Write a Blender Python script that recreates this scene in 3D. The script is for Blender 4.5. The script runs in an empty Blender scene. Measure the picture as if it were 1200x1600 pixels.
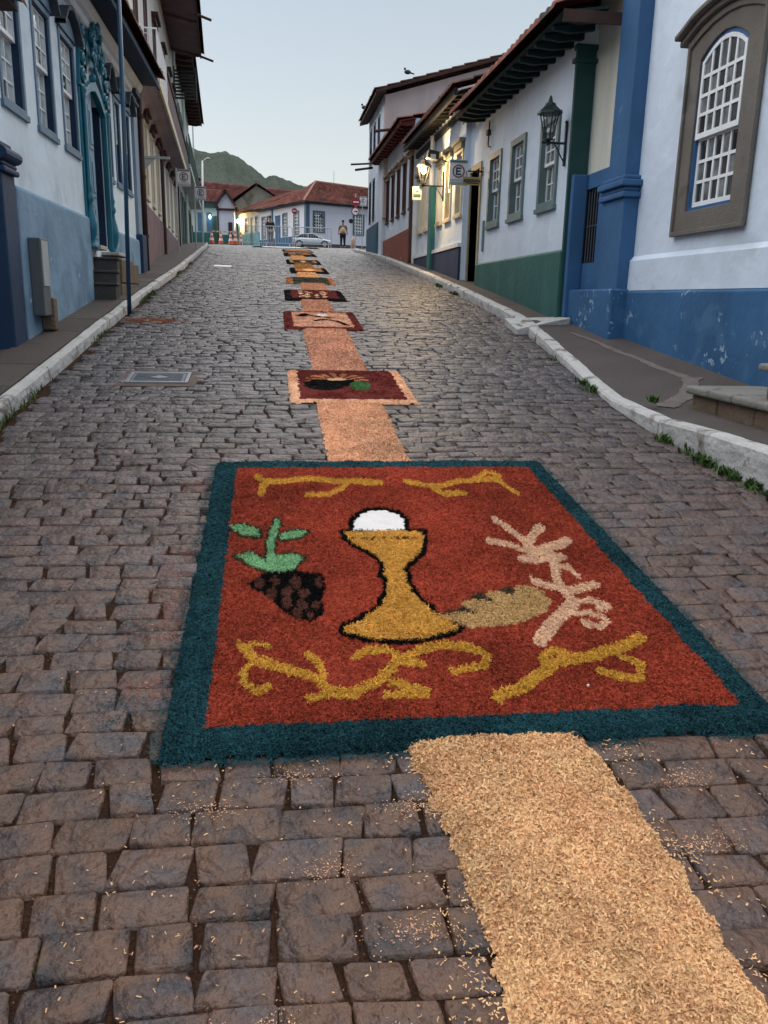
import bpy, math, random, json
import numpy as np
from mathutils import Vector
R_ = math.radians
rnd = random.Random(7)
S = bpy.context.scene
COL = S.collection

# ---------------------------------------------------------------- camera, sky, light
PITCH, ROLL, YAW, EYE, FOC = 14.5, 1.3, 7.8, 1.6, 1280.0 / 1600.0
cam_d = bpy.data.cameras.new('camera'); cam = bpy.data.objects.new('camera', cam_d); COL.objects.link(cam)
_p, _y, _r = R_(PITCH), R_(YAW), R_(ROLL)
fwd = Vector((math.sin(_y)*math.cos(_p), math.cos(_y)*math.cos(_p), -math.sin(_p)))
rt = Vector((math.cos(_y), -math.sin(_y), 0)); up = rt.cross(fwd)
cr = rt*math.cos(_r) + up*math.sin(_r); cu = -rt*math.sin(_r) + up*math.cos(_r)
from mathutils import Matrix
cam.matrix_world = Matrix(((cr.x, cu.x, -fwd.x, 0), (cr.y, cu.y, -fwd.y, 0), (cr.z, cu.z, -fwd.z, EYE), (0, 0, 0, 1)))
cam_d.sensor_fit = 'VERTICAL'; cam_d.sensor_height = 36.0; cam_d.lens = 36.0*FOC
cam_d.clip_start = .05; cam_d.clip_end = 5000
S.camera = cam

W = bpy.data.worlds.new("World"); S.world = W; W.use_nodes = True
nt = W.node_tree; bg = nt.nodes['Background']
sky = nt.nodes.new('ShaderNodeTexSky'); sky.sky_type = 'NISHITA'; sky.sun_disc = False
SUN_EL, SUN_AZ = 20.0, 285.0      # evening sky; the glow stands over the roofs on the left
sky.sun_elevation = R_(SUN_EL); sky.sun_rotation = R_(SUN_AZ)
sky.altitude = 900; sky.air_density = 1.0; sky.dust_density = 3.5; sky.ozone_density = 3.0
veil = nt.nodes.new('ShaderNodeMix'); veil.data_type = 'RGBA'; veil.blend_type = 'ADD'; veil.inputs[0].default_value = 1.0
nt.links.new(sky.outputs[0], veil.inputs[6]); # thin cloud veil over the whole sky, a little denser towards the horizon all round
tc = nt.nodes.new('ShaderNodeTexCoord'); sx = nt.nodes.new('ShaderNodeSeparateXYZ'); nt.links.new(tc.outputs['Generated'], sx.inputs[0])
vr = nt.nodes.new('ShaderNodeMapRange'); vr.inputs[1].default_value = .02; vr.inputs[2].default_value = .5; nt.links.new(sx.outputs[2], vr.inputs[0])
vm = nt.nodes.new('ShaderNodeMix'); vm.data_type = 'RGBA'; nt.links.new(vr.outputs[0], vm.inputs[0]); vm.inputs[6].default_value = (7.2, 6.5, 4.9, 1); vm.inputs[7].default_value = (3.4, 4.35, 4.95, 1)
nt.links.new(vm.outputs[2], veil.inputs[7])
nt.links.new(veil.outputs[2], bg.inputs[0]); bg.inputs[1].default_value = 0.058
sun_d = bpy.data.lights.new('sun', 'SUN'); sun_d.energy = 2.6; sun_d.angle = R_(120); sun_d.color = (1.0, .93, .84)
sun = bpy.data.objects.new('sun', sun_d); COL.objects.link(sun)
_az, _el = R_(335.0), R_(70)
sd = Vector((math.sin(_az)*math.cos(_el), math.cos(_az)*math.cos(_el), math.sin(_el)))
sun.rotation_euler = sd.to_track_quat('Z', 'Y').to_euler()
S.view_settings.view_transform = 'Standard'; S.view_settings.look = 'None'
S.view_settings.exposure = 0.64; S.view_settings.gamma = 1.0; S.view_settings.use_curve_mapping = False
S.cycles.max_bounces = 5; S.cycles.diffuse_bounces = 3; S.cycles.glossy_bounces = 2
S.cycles.caustics_reflective = False; S.cycles.caustics_refractive = False

# ---------------------------------------------------------------- the slope of the street
SY = [-50, 6, 12, 20, 28, 36, 47, 60, 100, 200]; SS = [.128, .128, .112, .092, .078, .069, .060, .0555, .054, .054]
_yy = np.arange(-20, 200.01, .25); _ss = np.interp(_yy, SY, SS)
_zz = np.concatenate([[0], np.cumsum((_ss[1:]+_ss[:-1])/2*.25)]); _zz -= np.interp(0, _yy, _zz)
def G(y):
    r = np.interp(y, _yy, _zz)
    return float(r) if np.ndim(r) == 0 else r

# ---------------------------------------------------------------- materials
MATS = {}
def mat(name, col, rough=.75, var=.15, ns=2.5, bump=.15, bs=60, spec=.3, metal=0, tone=0, emis=None, es=1,
        patch=None, streak=0, fine=0, dirt=None, bd=.02, big=None):
    if name in MATS: return MATS[name]
    m = bpy.data.materials.new(name); m.use_nodes = True; MATS[name] = m
    t = m.node_tree; N = t.nodes; L = t.links; b = N['Principled BSDF']
    b.inputs['Roughness'].default_value = rough; b.inputs['Metallic'].default_value = metal
    b.inputs['Specular IOR Level'].default_value = spec
    geo = N.new('ShaderNodeNewGeometry'); P = geo.outputs['Position']
    def noise(scale, det=3, dist=0.0, vec=None):
        n = N.new('ShaderNodeTexNoise'); n.inputs['Scale'].default_value = scale; n.inputs['Detail'].default_value = det
        n.inputs['Distortion'].default_value = dist
        L.new(vec or P, n.inputs['Vector']); return n.outputs['Fac']
    def mix(fac, a, c, mode='MIX'):
        x = N.new('ShaderNodeMix'); x.data_type = 'RGBA'; x.blend_type = mode
        for s, v in ((x.inputs[0], fac), (x.inputs[6], a), (x.inputs[7], c)):
            if isinstance(v, (int, float)): s.default_value = v
            elif isinstance(v, tuple): s.default_value = (*v[:3], 1)
            else: L.new(v, s)
        return x.outputs[2]
    def ramp(v, lo, hi):
        r = N.new('ShaderNodeMapRange'); r.inputs[1].default_value = lo; r.inputs[2].default_value = hi; r.clamp = True
        L.new(v, r.inputs[0]); return r.outputs[0]
    c = mix(ramp(noise(ns, 5), .3, .7), tuple(x*(1-var) for x in col), tuple(min(1, x*(1+var)) for x in col))
    if fine: c = mix(ramp(noise(bs*1.7, 3), .35, .68), c, tuple(x*(1-fine) for x in col)); c = mix(ramp(noise(bs*6, 2), .55, .72), c, tuple(min(1, x*(1+fine)) for x in col))
    if tone:
        a = N.new('ShaderNodeAttribute'); a.attribute_name = 'tone'
        r = N.new('ShaderNodeMapRange'); r.inputs[3].default_value = 1-tone; r.inputs[4].default_value = 1+tone
        L.new(a.outputs['Fac'], r.inputs[0])
        x = N.new('ShaderNodeVectorMath'); x.operation = 'SCALE'; L.new(c, x.inputs[0]); L.new(r.outputs[0], x.inputs['Scale']); c = x.outputs[0]
    if streak:
        mp = N.new('ShaderNodeMapping'); mp.inputs['Scale'].default_value = (1.6, 1.6, .22); L.new(P, mp.inputs[0])
        c = mix(ramp(noise(1.5, 6, 0, mp.outputs[0]), .5, .8), c, tuple(x*(1-streak) for x in col))
    if dirt:
        dm = ramp(noise(dirt[1], 8, .4), dirt[2], dirt[2]+(.28 if len(dirt) > 3 else .12))
        if len(dirt) > 3:     # dust tracked in from the near end of the street only
            sp = N.new('ShaderNodeSeparateXYZ'); L.new(P, sp.inputs[0]); mm = N.new('ShaderNodeMath'); mm.operation = 'MULTIPLY'
            L.new(dm, mm.inputs[0]); L.new(ramp(sp.outputs[1], dirt[3], dirt[4]), mm.inputs[1]); dm = mm.outputs[0]
        c = mix(dm, c, dirt[0])
    if patch:
        pm = ramp(noise(patch[1], 10, .2), patch[2], patch[2]+.03)
        if len(patch) > 3:
            mm = N.new('ShaderNodeMath'); mm.operation = 'MULTIPLY'; L.new(pm, mm.inputs[0]); L.new(ramp(noise(patch[3], 2), .52, .60), mm.inputs[1]); pm = mm.outputs[0]
        c = mix(pm, c, patch[0])
    L.new(c, b.inputs['Base Color'])
    if bump:
        bp = N.new('ShaderNodeBump'); bp.inputs['Strength'].default_value = bump; bp.inputs['Distance'].default_value = bd
        L.new(noise(bs, 6), bp.inputs['Height'])
        if big:
            b2 = N.new('ShaderNodeBump'); b2.inputs['Strength'].default_value = .8; b2.inputs['Distance'].default_value = big[1]
            L.new(noise(big[0], 4), b2.inputs['Height']); L.new(b2.outputs[0], bp.inputs['Normal'])
        L.new(bp.outputs[0], b.inputs['Normal'])
    if emis:
        b.inputs['Emission Color'].default_value = (*emis, 1); b.inputs['Emission Strength'].default_value = es
    return m

def glassmat(name, curtain=False):
    # a pane: mirror-like skin over a dark room, or over a pale curtain hung right behind it
    return mat(name, (.50, .54, .56) if curtain else (.018, .022, .028), rough=.04, spec=.7, var=.35, ns=5, bump=.03, bs=3)

# ---------------------------------------------------------------- objects
WL = {}
def tag(o, label=None, cat=None, group=None, kind=None):
    if label: o['label'] = label
    if cat: o['category'] = cat
    if group: o['group'] = group
    if kind: o['kind'] = kind
    return o
def thing(name, label, cat, loc=(0, 0, 0), group=None):
    o = bpy.data.objects.new(name, None); o.empty_display_size = .2; COL.objects.link(o)
    o.location = loc; WL[o.name] = Vector(loc); return tag(o, label, cat, group)
def link(o, parent, shift=None):
    COL.objects.link(o)
    if parent is not None:
        o.parent = parent; WL[o.name] = WL.get(parent.name, Vector((0, 0, 0)))
    else: WL[o.name] = Vector((0, 0, 0))
    if shift is not None: o.location = shift
    return o

class Frame:
    """u runs along a facade, v out of it, z up"""
    def __init__(s, x, y, tx, ty, side=1):
        l = math.hypot(tx, ty); s.o = (x, y); s.t = (tx/l, ty/l); s.n = (side*ty/l, -side*tx/l)
    def __call__(s, u, v, z): return (s.o[0]+s.t[0]*u+s.n[0]*v, s.o[1]+s.t[1]*u+s.n[1]*v, z)
    def vec(s, u, v, z): return Vector((s.t[0]*u+s.n[0]*v, s.t[1]*u+s.n[1]*v, z))
WORLD = lambda u, v, z: (u, v, z)
def FR(X): return Frame(X, 0, 0, 1, -1)      # right-hand facades: u = world y, v towards the street
def FL(X): return Frame(X, 0, 0, 1, 1)

class MB:
    def __init__(s, F=WORLD): s.v = []; s.f = []; s.F = F; s.t = []
    def add(s, pts, faces, tone=.5):
        b = len(s.v); s.v += [s.F(*p) for p in pts]; s.f += [tuple(i+b for i in f) for f in faces]; s.t += [tone]*len(pts)
    def box(s, a0, a1, b0, b1, c0, c1, tone=.5):
        s.add([(a0, b0, c0), (a1, b0, c0), (a1, b1, c0), (a0, b1, c0), (a0, b0, c1), (a1, b0, c1), (a1, b1, c1), (a0, b1, c1)],
              [(0, 3, 2, 1), (4, 5, 6, 7), (0, 1, 5, 4), (1, 2, 6, 5), (2, 3, 7, 6), (3, 0, 4, 7)], tone); return s
    def hexa(s, p, tone=.5):
        s.add(p, [(0, 3, 2, 1), (4, 5, 6, 7), (0, 1, 5, 4), (1, 2, 6, 5), (2, 3, 7, 6), (3, 0, 4, 7)], tone); return s
    def prism(s, poly, axis, a, b):
        """poly: 2-D points in the two other axes; axis 0/1/2 is extruded from a to b"""
        def mk(p, w): q = list(p); q.insert(axis, w); return tuple(q)
        n = len(poly)
        s.add([mk(p, a) for p in poly]+[mk(p, b) for p in poly],
              [tuple(range(n))[::-1], tuple(range(n, 2*n))]+[(i, (i+1) % n, n+(i+1) % n, n+i) for i in range(n)]); return s
    def ring(s, inner, outer, v0, v1, closed=True):
        """band in the facade plane between two outlines of equal length, from depth v0 to v1"""
        n = len(inner); P = [(u, v, z) for v in (v0, v1) for pts in (inner, outer) for u, z in pts]
        f = []
        for i in range(n if closed else n-1):
            j = (i+1) % n
            f += [(i, j, n+j, n+i), (2*n+i, 3*n+i, 3*n+j, 2*n+j), (i, 2*n+i, 2*n+j, j), (n+i, n+j, 3*n+j, 3*n+i)]
        s.add(P, f); return s
    def tube(s, path, r, n=8, cap=True):
        path = [Vector(s.F(*p)) for p in path]; rs = r if isinstance(r, (list, tuple)) else [r]*len(path)
        b = len(s.v); pts = []
        for i, p in enumerate(path):
            d = (path[min(i+1, len(path)-1)]-path[max(i-1, 0)]).normalized()
            a = d.orthogonal().normalized() if i == 0 else (pa-d*pa.dot(d)).normalized()
            pa = a; c = d.cross(a)
            for k in range(n):
                t = 2*math.pi*k/n; pts.append(tuple(p+(a*math.cos(t)+c*math.sin(t))*rs[i]))
        s.v += pts; s.t += [.5]*len(pts)
        for i in range(len(path)-1):
            for k in range(n):
                k2 = (k+1) % n; s.f.append((b+i*n+k, b+i*n+k2, b+(i+1)*n+k2, b+(i+1)*n+k))
        if cap: s.f += [tuple(b+k for k in range(n))[::-1], tuple(b+(len(path)-1)*n+k for k in range(n))]
        return s
    def lathe(s, cx, cy, prof, n=12, sx=1, sy=1):
        c = Vector(s.F(cx, cy, 0)); b = len(s.v)
        for r, z in prof:
            for k in range(n):
                t = 2*math.pi*(k+.5)/n; s.v.append((c.x+r*sx*math.cos(t), c.y+r*sy*math.sin(t), z)); s.t.append(.5)
        for i in range(len(prof)-1):
            for k in range(n):
                k2 = (k+1) % n; s.f.append((b+i*n+k, b+i*n+k2, b+(i+1)*n+k2, b+(i+1)*n+k))
        s.f += [tuple(b+k for k in range(n))[::-1], tuple(b+(len(prof)-1)*n+k for k in range(n))]
        return s
    def ball(s, c, r, n=8, m=6, tone=.5):
        rx, ry, rz = r if isinstance(r, tuple) else (r, r, r)
        P = []; f = []
        for i in range(m+1):
            a = math.pi*i/m
            for k in range(n):
                t = 2*math.pi*k/n; P.append((c[0]+rx*math.sin(a)*math.cos(t), c[1]+ry*math.sin(a)*math.sin(t), c[2]+rz*math.cos(a)))
        for i in range(m):
            for k in range(n):
                k2 = (k+1) % n; f.append((i*n+k, i*n+k2, (i+1)*n+k2, (i+1)*n+k))
        s.add(P, f, tone); return s
    def build(s, name, m, parent=None, smooth=False, bevel=0, **k):
        me = bpy.data.meshes.new(name); off = WL.get(parent.name, Vector((0, 0, 0))) if parent is not None else Vector((0, 0, 0))
        me.from_pydata([(v[0]-off.x, v[1]-off.y, v[2]-off.z) for v in s.v], [], s.f)
        if len(set(s.t)) > 1:
            a = me.attributes.new('tone', 'FLOAT', 'POINT'); a.data.foreach_set('value', s.t)
        me.materials.append(m); o = link(bpy.data.objects.new(name, me), parent)
        if smooth: me.shade_smooth() if smooth is True else me.shade_smooth()
        if bevel:
            md = o.modifiers.new('bevel', 'BEVEL'); md.width = bevel; md.segments = 2; md.limit_method = 'ANGLE'
        return tag(o, **k)
def again(o, parent, shift):
    """a copy of a part (and of its sub-parts) moved by shift"""
    c = o.copy(); COL.objects.link(c); c.parent = parent; c.location = o.location+shift; WL[c.name] = WL[parent.name]
    for ch in o.children:
        d = ch.copy(); COL.objects.link(d); d.parent = c
    return c
def copy_thing(o, loc, label=None):
    c = o.copy(); COL.objects.link(c); c.location = loc; WL[c.name] = Vector(loc)
    if label: c['label'] = label
    for ch in o.children:
        d = ch.copy(); COL.objects.link(d); d.parent = c
        for g in ch.children:
            e = g.copy(); COL.objects.link(e); e.parent = d
    return c
def npmesh(name, V, Fq, m, parent=None, tone=None, **k):
    """big mesh from numpy arrays: V (n,3), Fq (m,3|4)"""
    me = bpy.data.meshes.new(name); off = WL.get(parent.name, Vector((0, 0, 0))) if parent is not None else Vector((0, 0, 0))
    V = np.asarray(V, np.float32)-np.array(off, np.float32); Fq = np.asarray(Fq, np.int32); c = Fq.shape[1]
    me.vertices.add(len(V)); me.vertices.foreach_set('co', V.ravel())
    me.loops.add(Fq.size); me.loops.foreach_set('vertex_index', Fq.ravel())
    me.polygons.add(len(Fq)); me.polygons.foreach_set('loop_start', np.arange(0, Fq.size, c, dtype=np.int32))
    me.update(calc_edges=True)
    if tone is not None:
        a = me.attributes.new('tone', 'FLOAT', 'POINT'); a.data.foreach_set('value', np.asarray(tone, np.float32))
    me.materials.append(m)
    return tag(link(bpy.data.objects.new(name, me), parent), **k)

# ---- wall with real openings
def wall(F, u0, u1, z0, z1, holes, m, parent, thick=4.0, rd=.16, name='wall', base=None):
    b = MB(F); us = sorted(set([u0, u1]+[x for h in holes for x in h[:2] if u0 < x < u1])); zs = sorted(set([z0, z1]+[x for h in holes for x in h[2:4] if z0 < x < z1]))
    for i in range(len(us)-1):
        for j in range(len(zs)-1):
            uc, zc = (us[i]+us[i+1])/2, (zs[j]+zs[j+1])/2
            if any(h[0] < uc < h[1] and h[2] < zc < h[3] for h in holes): continue
            b.add([(us[i], 0, zs[j]), (us[i+1], 0, zs[j]), (us[i+1], 0, zs[j+1]), (us[i], 0, zs[j+1])], [(0, 1, 2, 3)])
    for h in holes:
        a, c, d, e = h[:4]
        b.add([(a, 0, d), (c, 0, d), (c, 0, e), (a, 0, e), (a, -rd, d), (c, -rd, d), (c, -rd, e), (a, -rd, e)],
              [(0, 1, 5, 4), (1, 2, 6, 5), (2, 3, 7, 6), (3, 0, 4, 7)])
        b.box(a-.05, c+.05, -rd-.3, -rd-.02, d-.05, e+.05)
    b.add([(u0, 0, z0), (u1, 0, z0), (u1, 0, z1), (u0, 0, z1), (u0, -thick, z0), (u1, -thick, z0), (u1, -thick, z1), (u0, -thick, z1)],
          [(0, 3, 7, 4), (1, 5, 6, 2), (4, 7, 6, 5), (3, 2, 6, 7)])
    return b.build(name, m, parent)

def outline(u0, u1, z0, z1, rise, n=9):
    """bottom left, bottom right, then the head from right to left"""
    uc, hw = (u0+u1)/2, (u1-u0)/2
    return [(u0, z0), (u1, z0)]+[(uc+hw*math.cos(math.pi*0+t), z1+rise*(1-((math.cos(t))**2))) for t in [math.pi*i/(n-1) for i in range(n)]]

def window(F, parent, u0, u1, z0, z1, cols, rup, rlo, rail, mf, ms, mg, fw=.08, rise=0, depth=.13, proud=.03, bar=.02, stile=.035,
           sill=None, hood=None, reveal=None, single=True, name='window', swap=False, front=0):
    o = MB(F); inn = outline(u0, u1, z0, z1, rise); out = outline(u0-fw, u1+fw, z0-fw, z1+fw, rise*(1+fw))
    o.ring(inn, out, -depth, proud); win = o.build(name, mf, parent)
    if reveal: MB(F).ring(outline(u0+.012, u1-.012, z0+.012, z1-.012, rise), outline(u0+.001, u1-.001, z0+.001, z1-.001, rise), -depth, -.006).build('reveal', reveal, win)
    zt = lambda u: z1+rise*(1-((u-(u0+u1)/2)/((u1-u0)/2))**2)
    def sash(a, b, rows, v, top):
        s = MB(F)
        s.box(u0, u0+stile, v-.015, v+.015, a, b if not top else zt(u0+stile*.5)); s.box(u1-stile, u1, v-.015, v+.015, a, b if not top else zt(u1-stile*.5))
        s.box(u0+stile, u1-stile, v-.017, v+.017, a, a+stile*1.3)
        if top and rise:
            n = 9; il = [(u0+(u1-u0)*i/(n-1), zt(u0+(u1-u0)*i/(n-1))-stile) for i in range(n)]; ol = [(p[0], p[1]+stile) for p in il]
            s.ring(il, ol, v-.016, v+.016, closed=False)
        else: s.box(u0+stile, u1-stile, v-.016, v+.016, b-stile, b)
        cw = (u1-u0-2*stile)/cols; a2 = a+stile*1.3; b2 = b-stile
        for i in range(1, cols):
            u = u0+stile+cw*i; s.box(u-bar/2, u+bar/2, v-.012, v+.012, a2, zt(u)-stile*.7 if top else b2)
        rh = (b2-a2)/rows if not (top and rise) else (z1-stile-a2)/(rows-.45)
        for j in range(1, rows): s.box(u0+stile, u1-stile, v-.0125, v+.0125, a2+rh*j-bar/2, a2+rh*j+bar/2)
        s.build('sash', ms, win)
        if single:
            first = None
            for i in range(cols):
                for j in range(rows):
                    ua, ub = u0+stile+cw*i, u0+stile+cw*(i+1); za, zb = a2+rh*j, a2+rh*(j+1)
                    if top and rise and j == rows-1:
                        p = MB(F); n = 4; tp = [(ub-(ub-ua)*k/n, v, zt(ub-(ub-ua)*k/n)-stile*.8) for k in range(n+1)]
                        p.add([(ua, v, za), (ub, v, za)]+tp, [tuple(range(n+3))]); p.build('pane', mg[(i*7+j*3) % len(mg)], win)
                    elif first is None or len(mg) > 1:
                        p = MB(F); p.add([(ua, v, za), (ub, v, za), (ub, v, zb), (ua, v, zb)], [(0, 1, 2, 3)])
                        first = p.build('pane', mg[(i*7+j*3) % len(mg)], win); fu, fz = ua, za
                    else:
                        c = first.copy(); COL.objects.link(c); c.parent = win; c.location = F.vec(ua-fu, 0, za-fz)
        else:
            p = MB(F); p.add([(u0+stile, v, a2), (u1-stile, v, a2), (u1-stile, v, b2), (u0+stile, v, b2)], [(0, 1, 2, 3)]); p.build('glass', mg[0], win)
    vu, vl = -.045+front, -.085+front
    sash(rail, z1, rup, vu, True); sash(z0, rail+stile*.6, rlo, vl, False)
    if sill: MB(F).box(u0-fw-.03, u1+fw+.03, 0, sill, z0-fw-.035, z0-fw+.02).build('sill', mf, win)
    if hood:
        mh, hh, hv = hood
        MB(F).box(u0-fw-.04, u1+fw+.04, 0, hv*.6, z1+rise+fw, z1+rise+fw+hh*.6).box(u0-fw-.08, u1+fw+.08, 0, hv, z1+rise+fw+hh*.6, z1+rise+fw+hh).build('hood', mh, win)
    return win
def whole(u0, u1, z0, z1, rise=0, fw=.08): return (u0-fw*.5, u1+fw*.5, z0-fw*.5, z1+rise+fw*.5)

# ---- barrel-tile slope: half-round runs of tiles with a step at every course
def tiles(F, u0, u1, v0, z0, v1, z1, m, parent, pitch=.19, course=.38, amp=.045, name='roof_tiles', kind='stuff'):
    n = max(1, int((u1-u0)/pitch)); L = math.hypot(v1-v0, z1-z0); c = max(1, int(L/course)); prof = [0, .5, .87, 1, .87, .5]
    us = [u0+(u1-u0)*(i+k/6)/n for i in range(n) for k in range(6)]+[u1]; hs = [prof[k] for i in range(n) for k in range(6)]+[0]
    V = []; T = []
    rr = random.Random(int(u0*13)+n)
    tn = [[rr.random() for _ in range(n+1)] for _ in range(c+1)]
    for j in range(c):
        for e in (0, 1):
            t = (j+e)/c; lift = .03 if e == 0 else 0
            for q, (u, h) in enumerate(zip(us, hs)):
                jit = (tn[j][min(q//6, n-1)]-.5)*.02
                V.append(F(u, v0+(v1-v0)*t-(jit if e == 0 else 0), z0+(z1-z0)*t+h*amp+lift)); T.append(tn[j][min(q//6, n-1)])
    w = len(us); Fq = []
    for r in range(2*c-1):
        for q in range(w-1): Fq.append((r*w+q, r*w+q+1, (r+1)*w+q+1, (r+1)*w+q))
    # the open ends of the lowest course
    b = len(V); V += [F(u, v0+.02, z0-.02) for u in us]; T += [.2]*w
    for q in range(w-1): Fq.append((b+q, b+q+1, q+1, q))
    return npmesh(name, V, Fq, m, parent, tone=T, kind=kind)

# ---------------------------------------------------------------- base colours
white = mat('white_plaster', (.60, .69, .81), .85, .05, 1.2, .25, 9, .15, streak=.12, dirt=((.44, .50, .56), 1.1, .60), big=(1.8, .05))
white_l = mat('pale_blue_plaster', (.66, .76, .84), .85, .06, 1.1, .22, 9, .15, streak=.14, dirt=((.52, .60, .66), 1.3, .58), big=(1.8, .05))
cream = mat('cream_plaster', (.60, .60, .54), .85, .08, 1.5, .3, 9, .15, streak=.2, dirt=((.35, .30, .27), 1.2, .66))
stone = mat('grey_stone', (.155, .142, .128), .8, .25, 3, .3, 45, .25, fine=.2, dirt=((.10, .09, .08), 3, .56))
whitep = mat('white_paint', (.74, .77, .80), .5, .06, 6, .1, 60, .35)
dark = mat('dark_inside', (.008, .009, .011), .9, 0, 1, 0)
gld = mat('dim_glass', (.12, .135, .15), rough=.05, spec=.7, var=.6, ns=7, bump=.05, bs=3); gl = glassmat('window_glass'); glc = glassmat('curtained_glass', True)
iron = mat('black_iron', (.008, .010, .012), .6, .2, 8, .1, 80, .4)
tile_m = mat('clay_tile', (.17, .055, .038), .85, .3, 1.2, .5, 40, .15, tone=.45, dirt=((.035, .032, .026), 2.2, .55))
tile_d = mat('old_clay_tile', (.10, .045, .036), .9, .3, 1.2, .5, 40, .15, tone=.4, dirt=((.03, .028, .024), 2, .5))
kerb_m = mat('limewashed_stone', (.50, .495, .49), .85, .14, 5, .5, 24, .15, fine=.1, streak=.2, dirt=((.17, .15, .135), 5.5, .565), big=(9, .03))
pave_m = mat('worn_pavement', (.082, .068, .066), .75, .3, 1.6, .4, 60, .3, fine=.25, dirt=((.17, .15, .145), 3, .66))

# ---------------------------------------------------------------- far ground and hills
xs = np.unique(np.concatenate([np.linspace(-1500, 1500, 41), np.linspace(-60, 60, 41)])); ys = np.unique(np.concatenate([np.linspace(-1200, 1500, 55), np.linspace(-20, 200, 111)]))
X, Y = np.meshgrid(xs, ys)
Z = np.where(Y < -20, G(-20.)-(-20-Y)*.02, np.where(Y > 200, G(200.), G(np.clip(Y, -20, 200))))-.16-np.where(np.abs(X) > 30, .5, 0)
def gridfaces(r, c):
    i = np.arange((r-1)*c).reshape(r-1, c)[:, :-1].ravel(); return np.stack([i, i+1, i+c+1, i+c], 1)
earth = mat('bare_ground', (.07, .065, .045), .95, .3, .05, .3, 3)
npmesh('ground', np.stack([X.ravel(), Y.ravel(), Z.ravel()], 1), gridfaces(*X.shape), earth, kind='structure')

hx = [-900, -500, -300, -160, -100, -62, -48, -40, -31, -22, -12.5, -4, -1, 3.4, 9, 22, 36, 42, 47, 52.6, 57, 62, 80, 130, 220, 400, 700]
hz = [60, 95, 110, 118, 112, 101, 95.4, 93.8, 95.6, 92.5, 86, 80, 81.3, 82.4, 79.7, 75.2, 70.5, 71.5, 74, 75, 73.6, 71, 69, 74, 84, 76, 60]
from mathutils import noise as mn
def ridge(x): return np.interp(x, hx, hz)
hX = np.unique(np.concatenate([np.arange(-900, -120, 20.), np.arange(-120, 120, .9), np.arange(120, 701, 20.)])); hY = np.unique(np.concatenate([np.arange(330, 560, 9.), np.arange(560, 640, 2.5), np.arange(640, 1000, 40.)]))
A, B = np.meshgrid(hX, hY)
prof = np.interp(B, [330, 420, 520, 600, 700, 1000], [0, .25, .68, 1, .8, .2])
nz = np.array([mn.noise((a*.35, b*.3, 0))*1.0+mn.noise((a*.11, b*.08, 5))*1.8+mn.noise((a*.03, b*.02, 9))*5*(abs(b-600) > 12) for a, b in zip(A.ravel(), B.ravel())]).reshape(A.shape)
Zh = 9+(ridge(A*600/np.maximum(B, 420))-9)*prof+nz*np.clip(prof*1.2, 0, 1)*.9
hill_m = mat('wooded_slope', (.092, .108, .09), .95, .35, .03, 1.0, .5, .05, fine=.5)
hill_m.node_tree.nodes['Principled BSDF'].inputs['Specular IOR Level'].default_value = 0
npmesh('hills', np.stack([A.ravel(), B.ravel(), Zh.ravel()], 1), gridfaces(*A.shape), hill_m, kind='structure')

# ---------------------------------------------------------------- road
def kl(y): return np.interp(y, [-20, 18, 24.5, 34.8, 46, 60], [-1.83, -1.83, -2.05, -2.55, -3.35, -4.6])
def kr(y): return np.interp(y, [-20, 4.3, 4.8, 5.7, 6.2, 7.6, 9.2, 10.3, 20, 28, 34, 36, 38, 60], [2.95, 2.87, 2.79, 2.72, 2.71, 2.84, 2.98, 3.10, 3.08, 3.2, 3.2, 3.5, 5.2, 9])
bed_m = mat('joint_soil', (.052, .026, .016), .95, .4, 6, .8, 70, .1, fine=.5, dirt=((.035, .045, .015), 5, .66))
ry = np.concatenate([np.arange(-4, 36, .5), np.arange(36, 110, 2.)])
V = []; nx = 13
for y in ry:
    a, b = (float(kl(y))-.1, float(kr(y))+.1) if y < 38 else (-14., 16.)
    for i in range(nx): V.append((a+(b-a)*i/(nx-1), y, G(y)-.017))
far_m = mat('distant_setts', (.075, .070, .072), .6, .25, 5, .9, 14, .35, fine=.35)
road = npmesh('road', V, gridfaces(len(ry), nx), bed_m, kind='structure')
fr = [i for i, y in enumerate(ry) if y >= 51.5]
Vf = [(x, y, G(y)+.004) for y in ry[fr[0]:] for x in np.linspace(-14, 16, 13)]
npmesh('road_beyond_crest', Vf, gridfaces(len(fr), 13), far_m, kind='structure')

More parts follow.
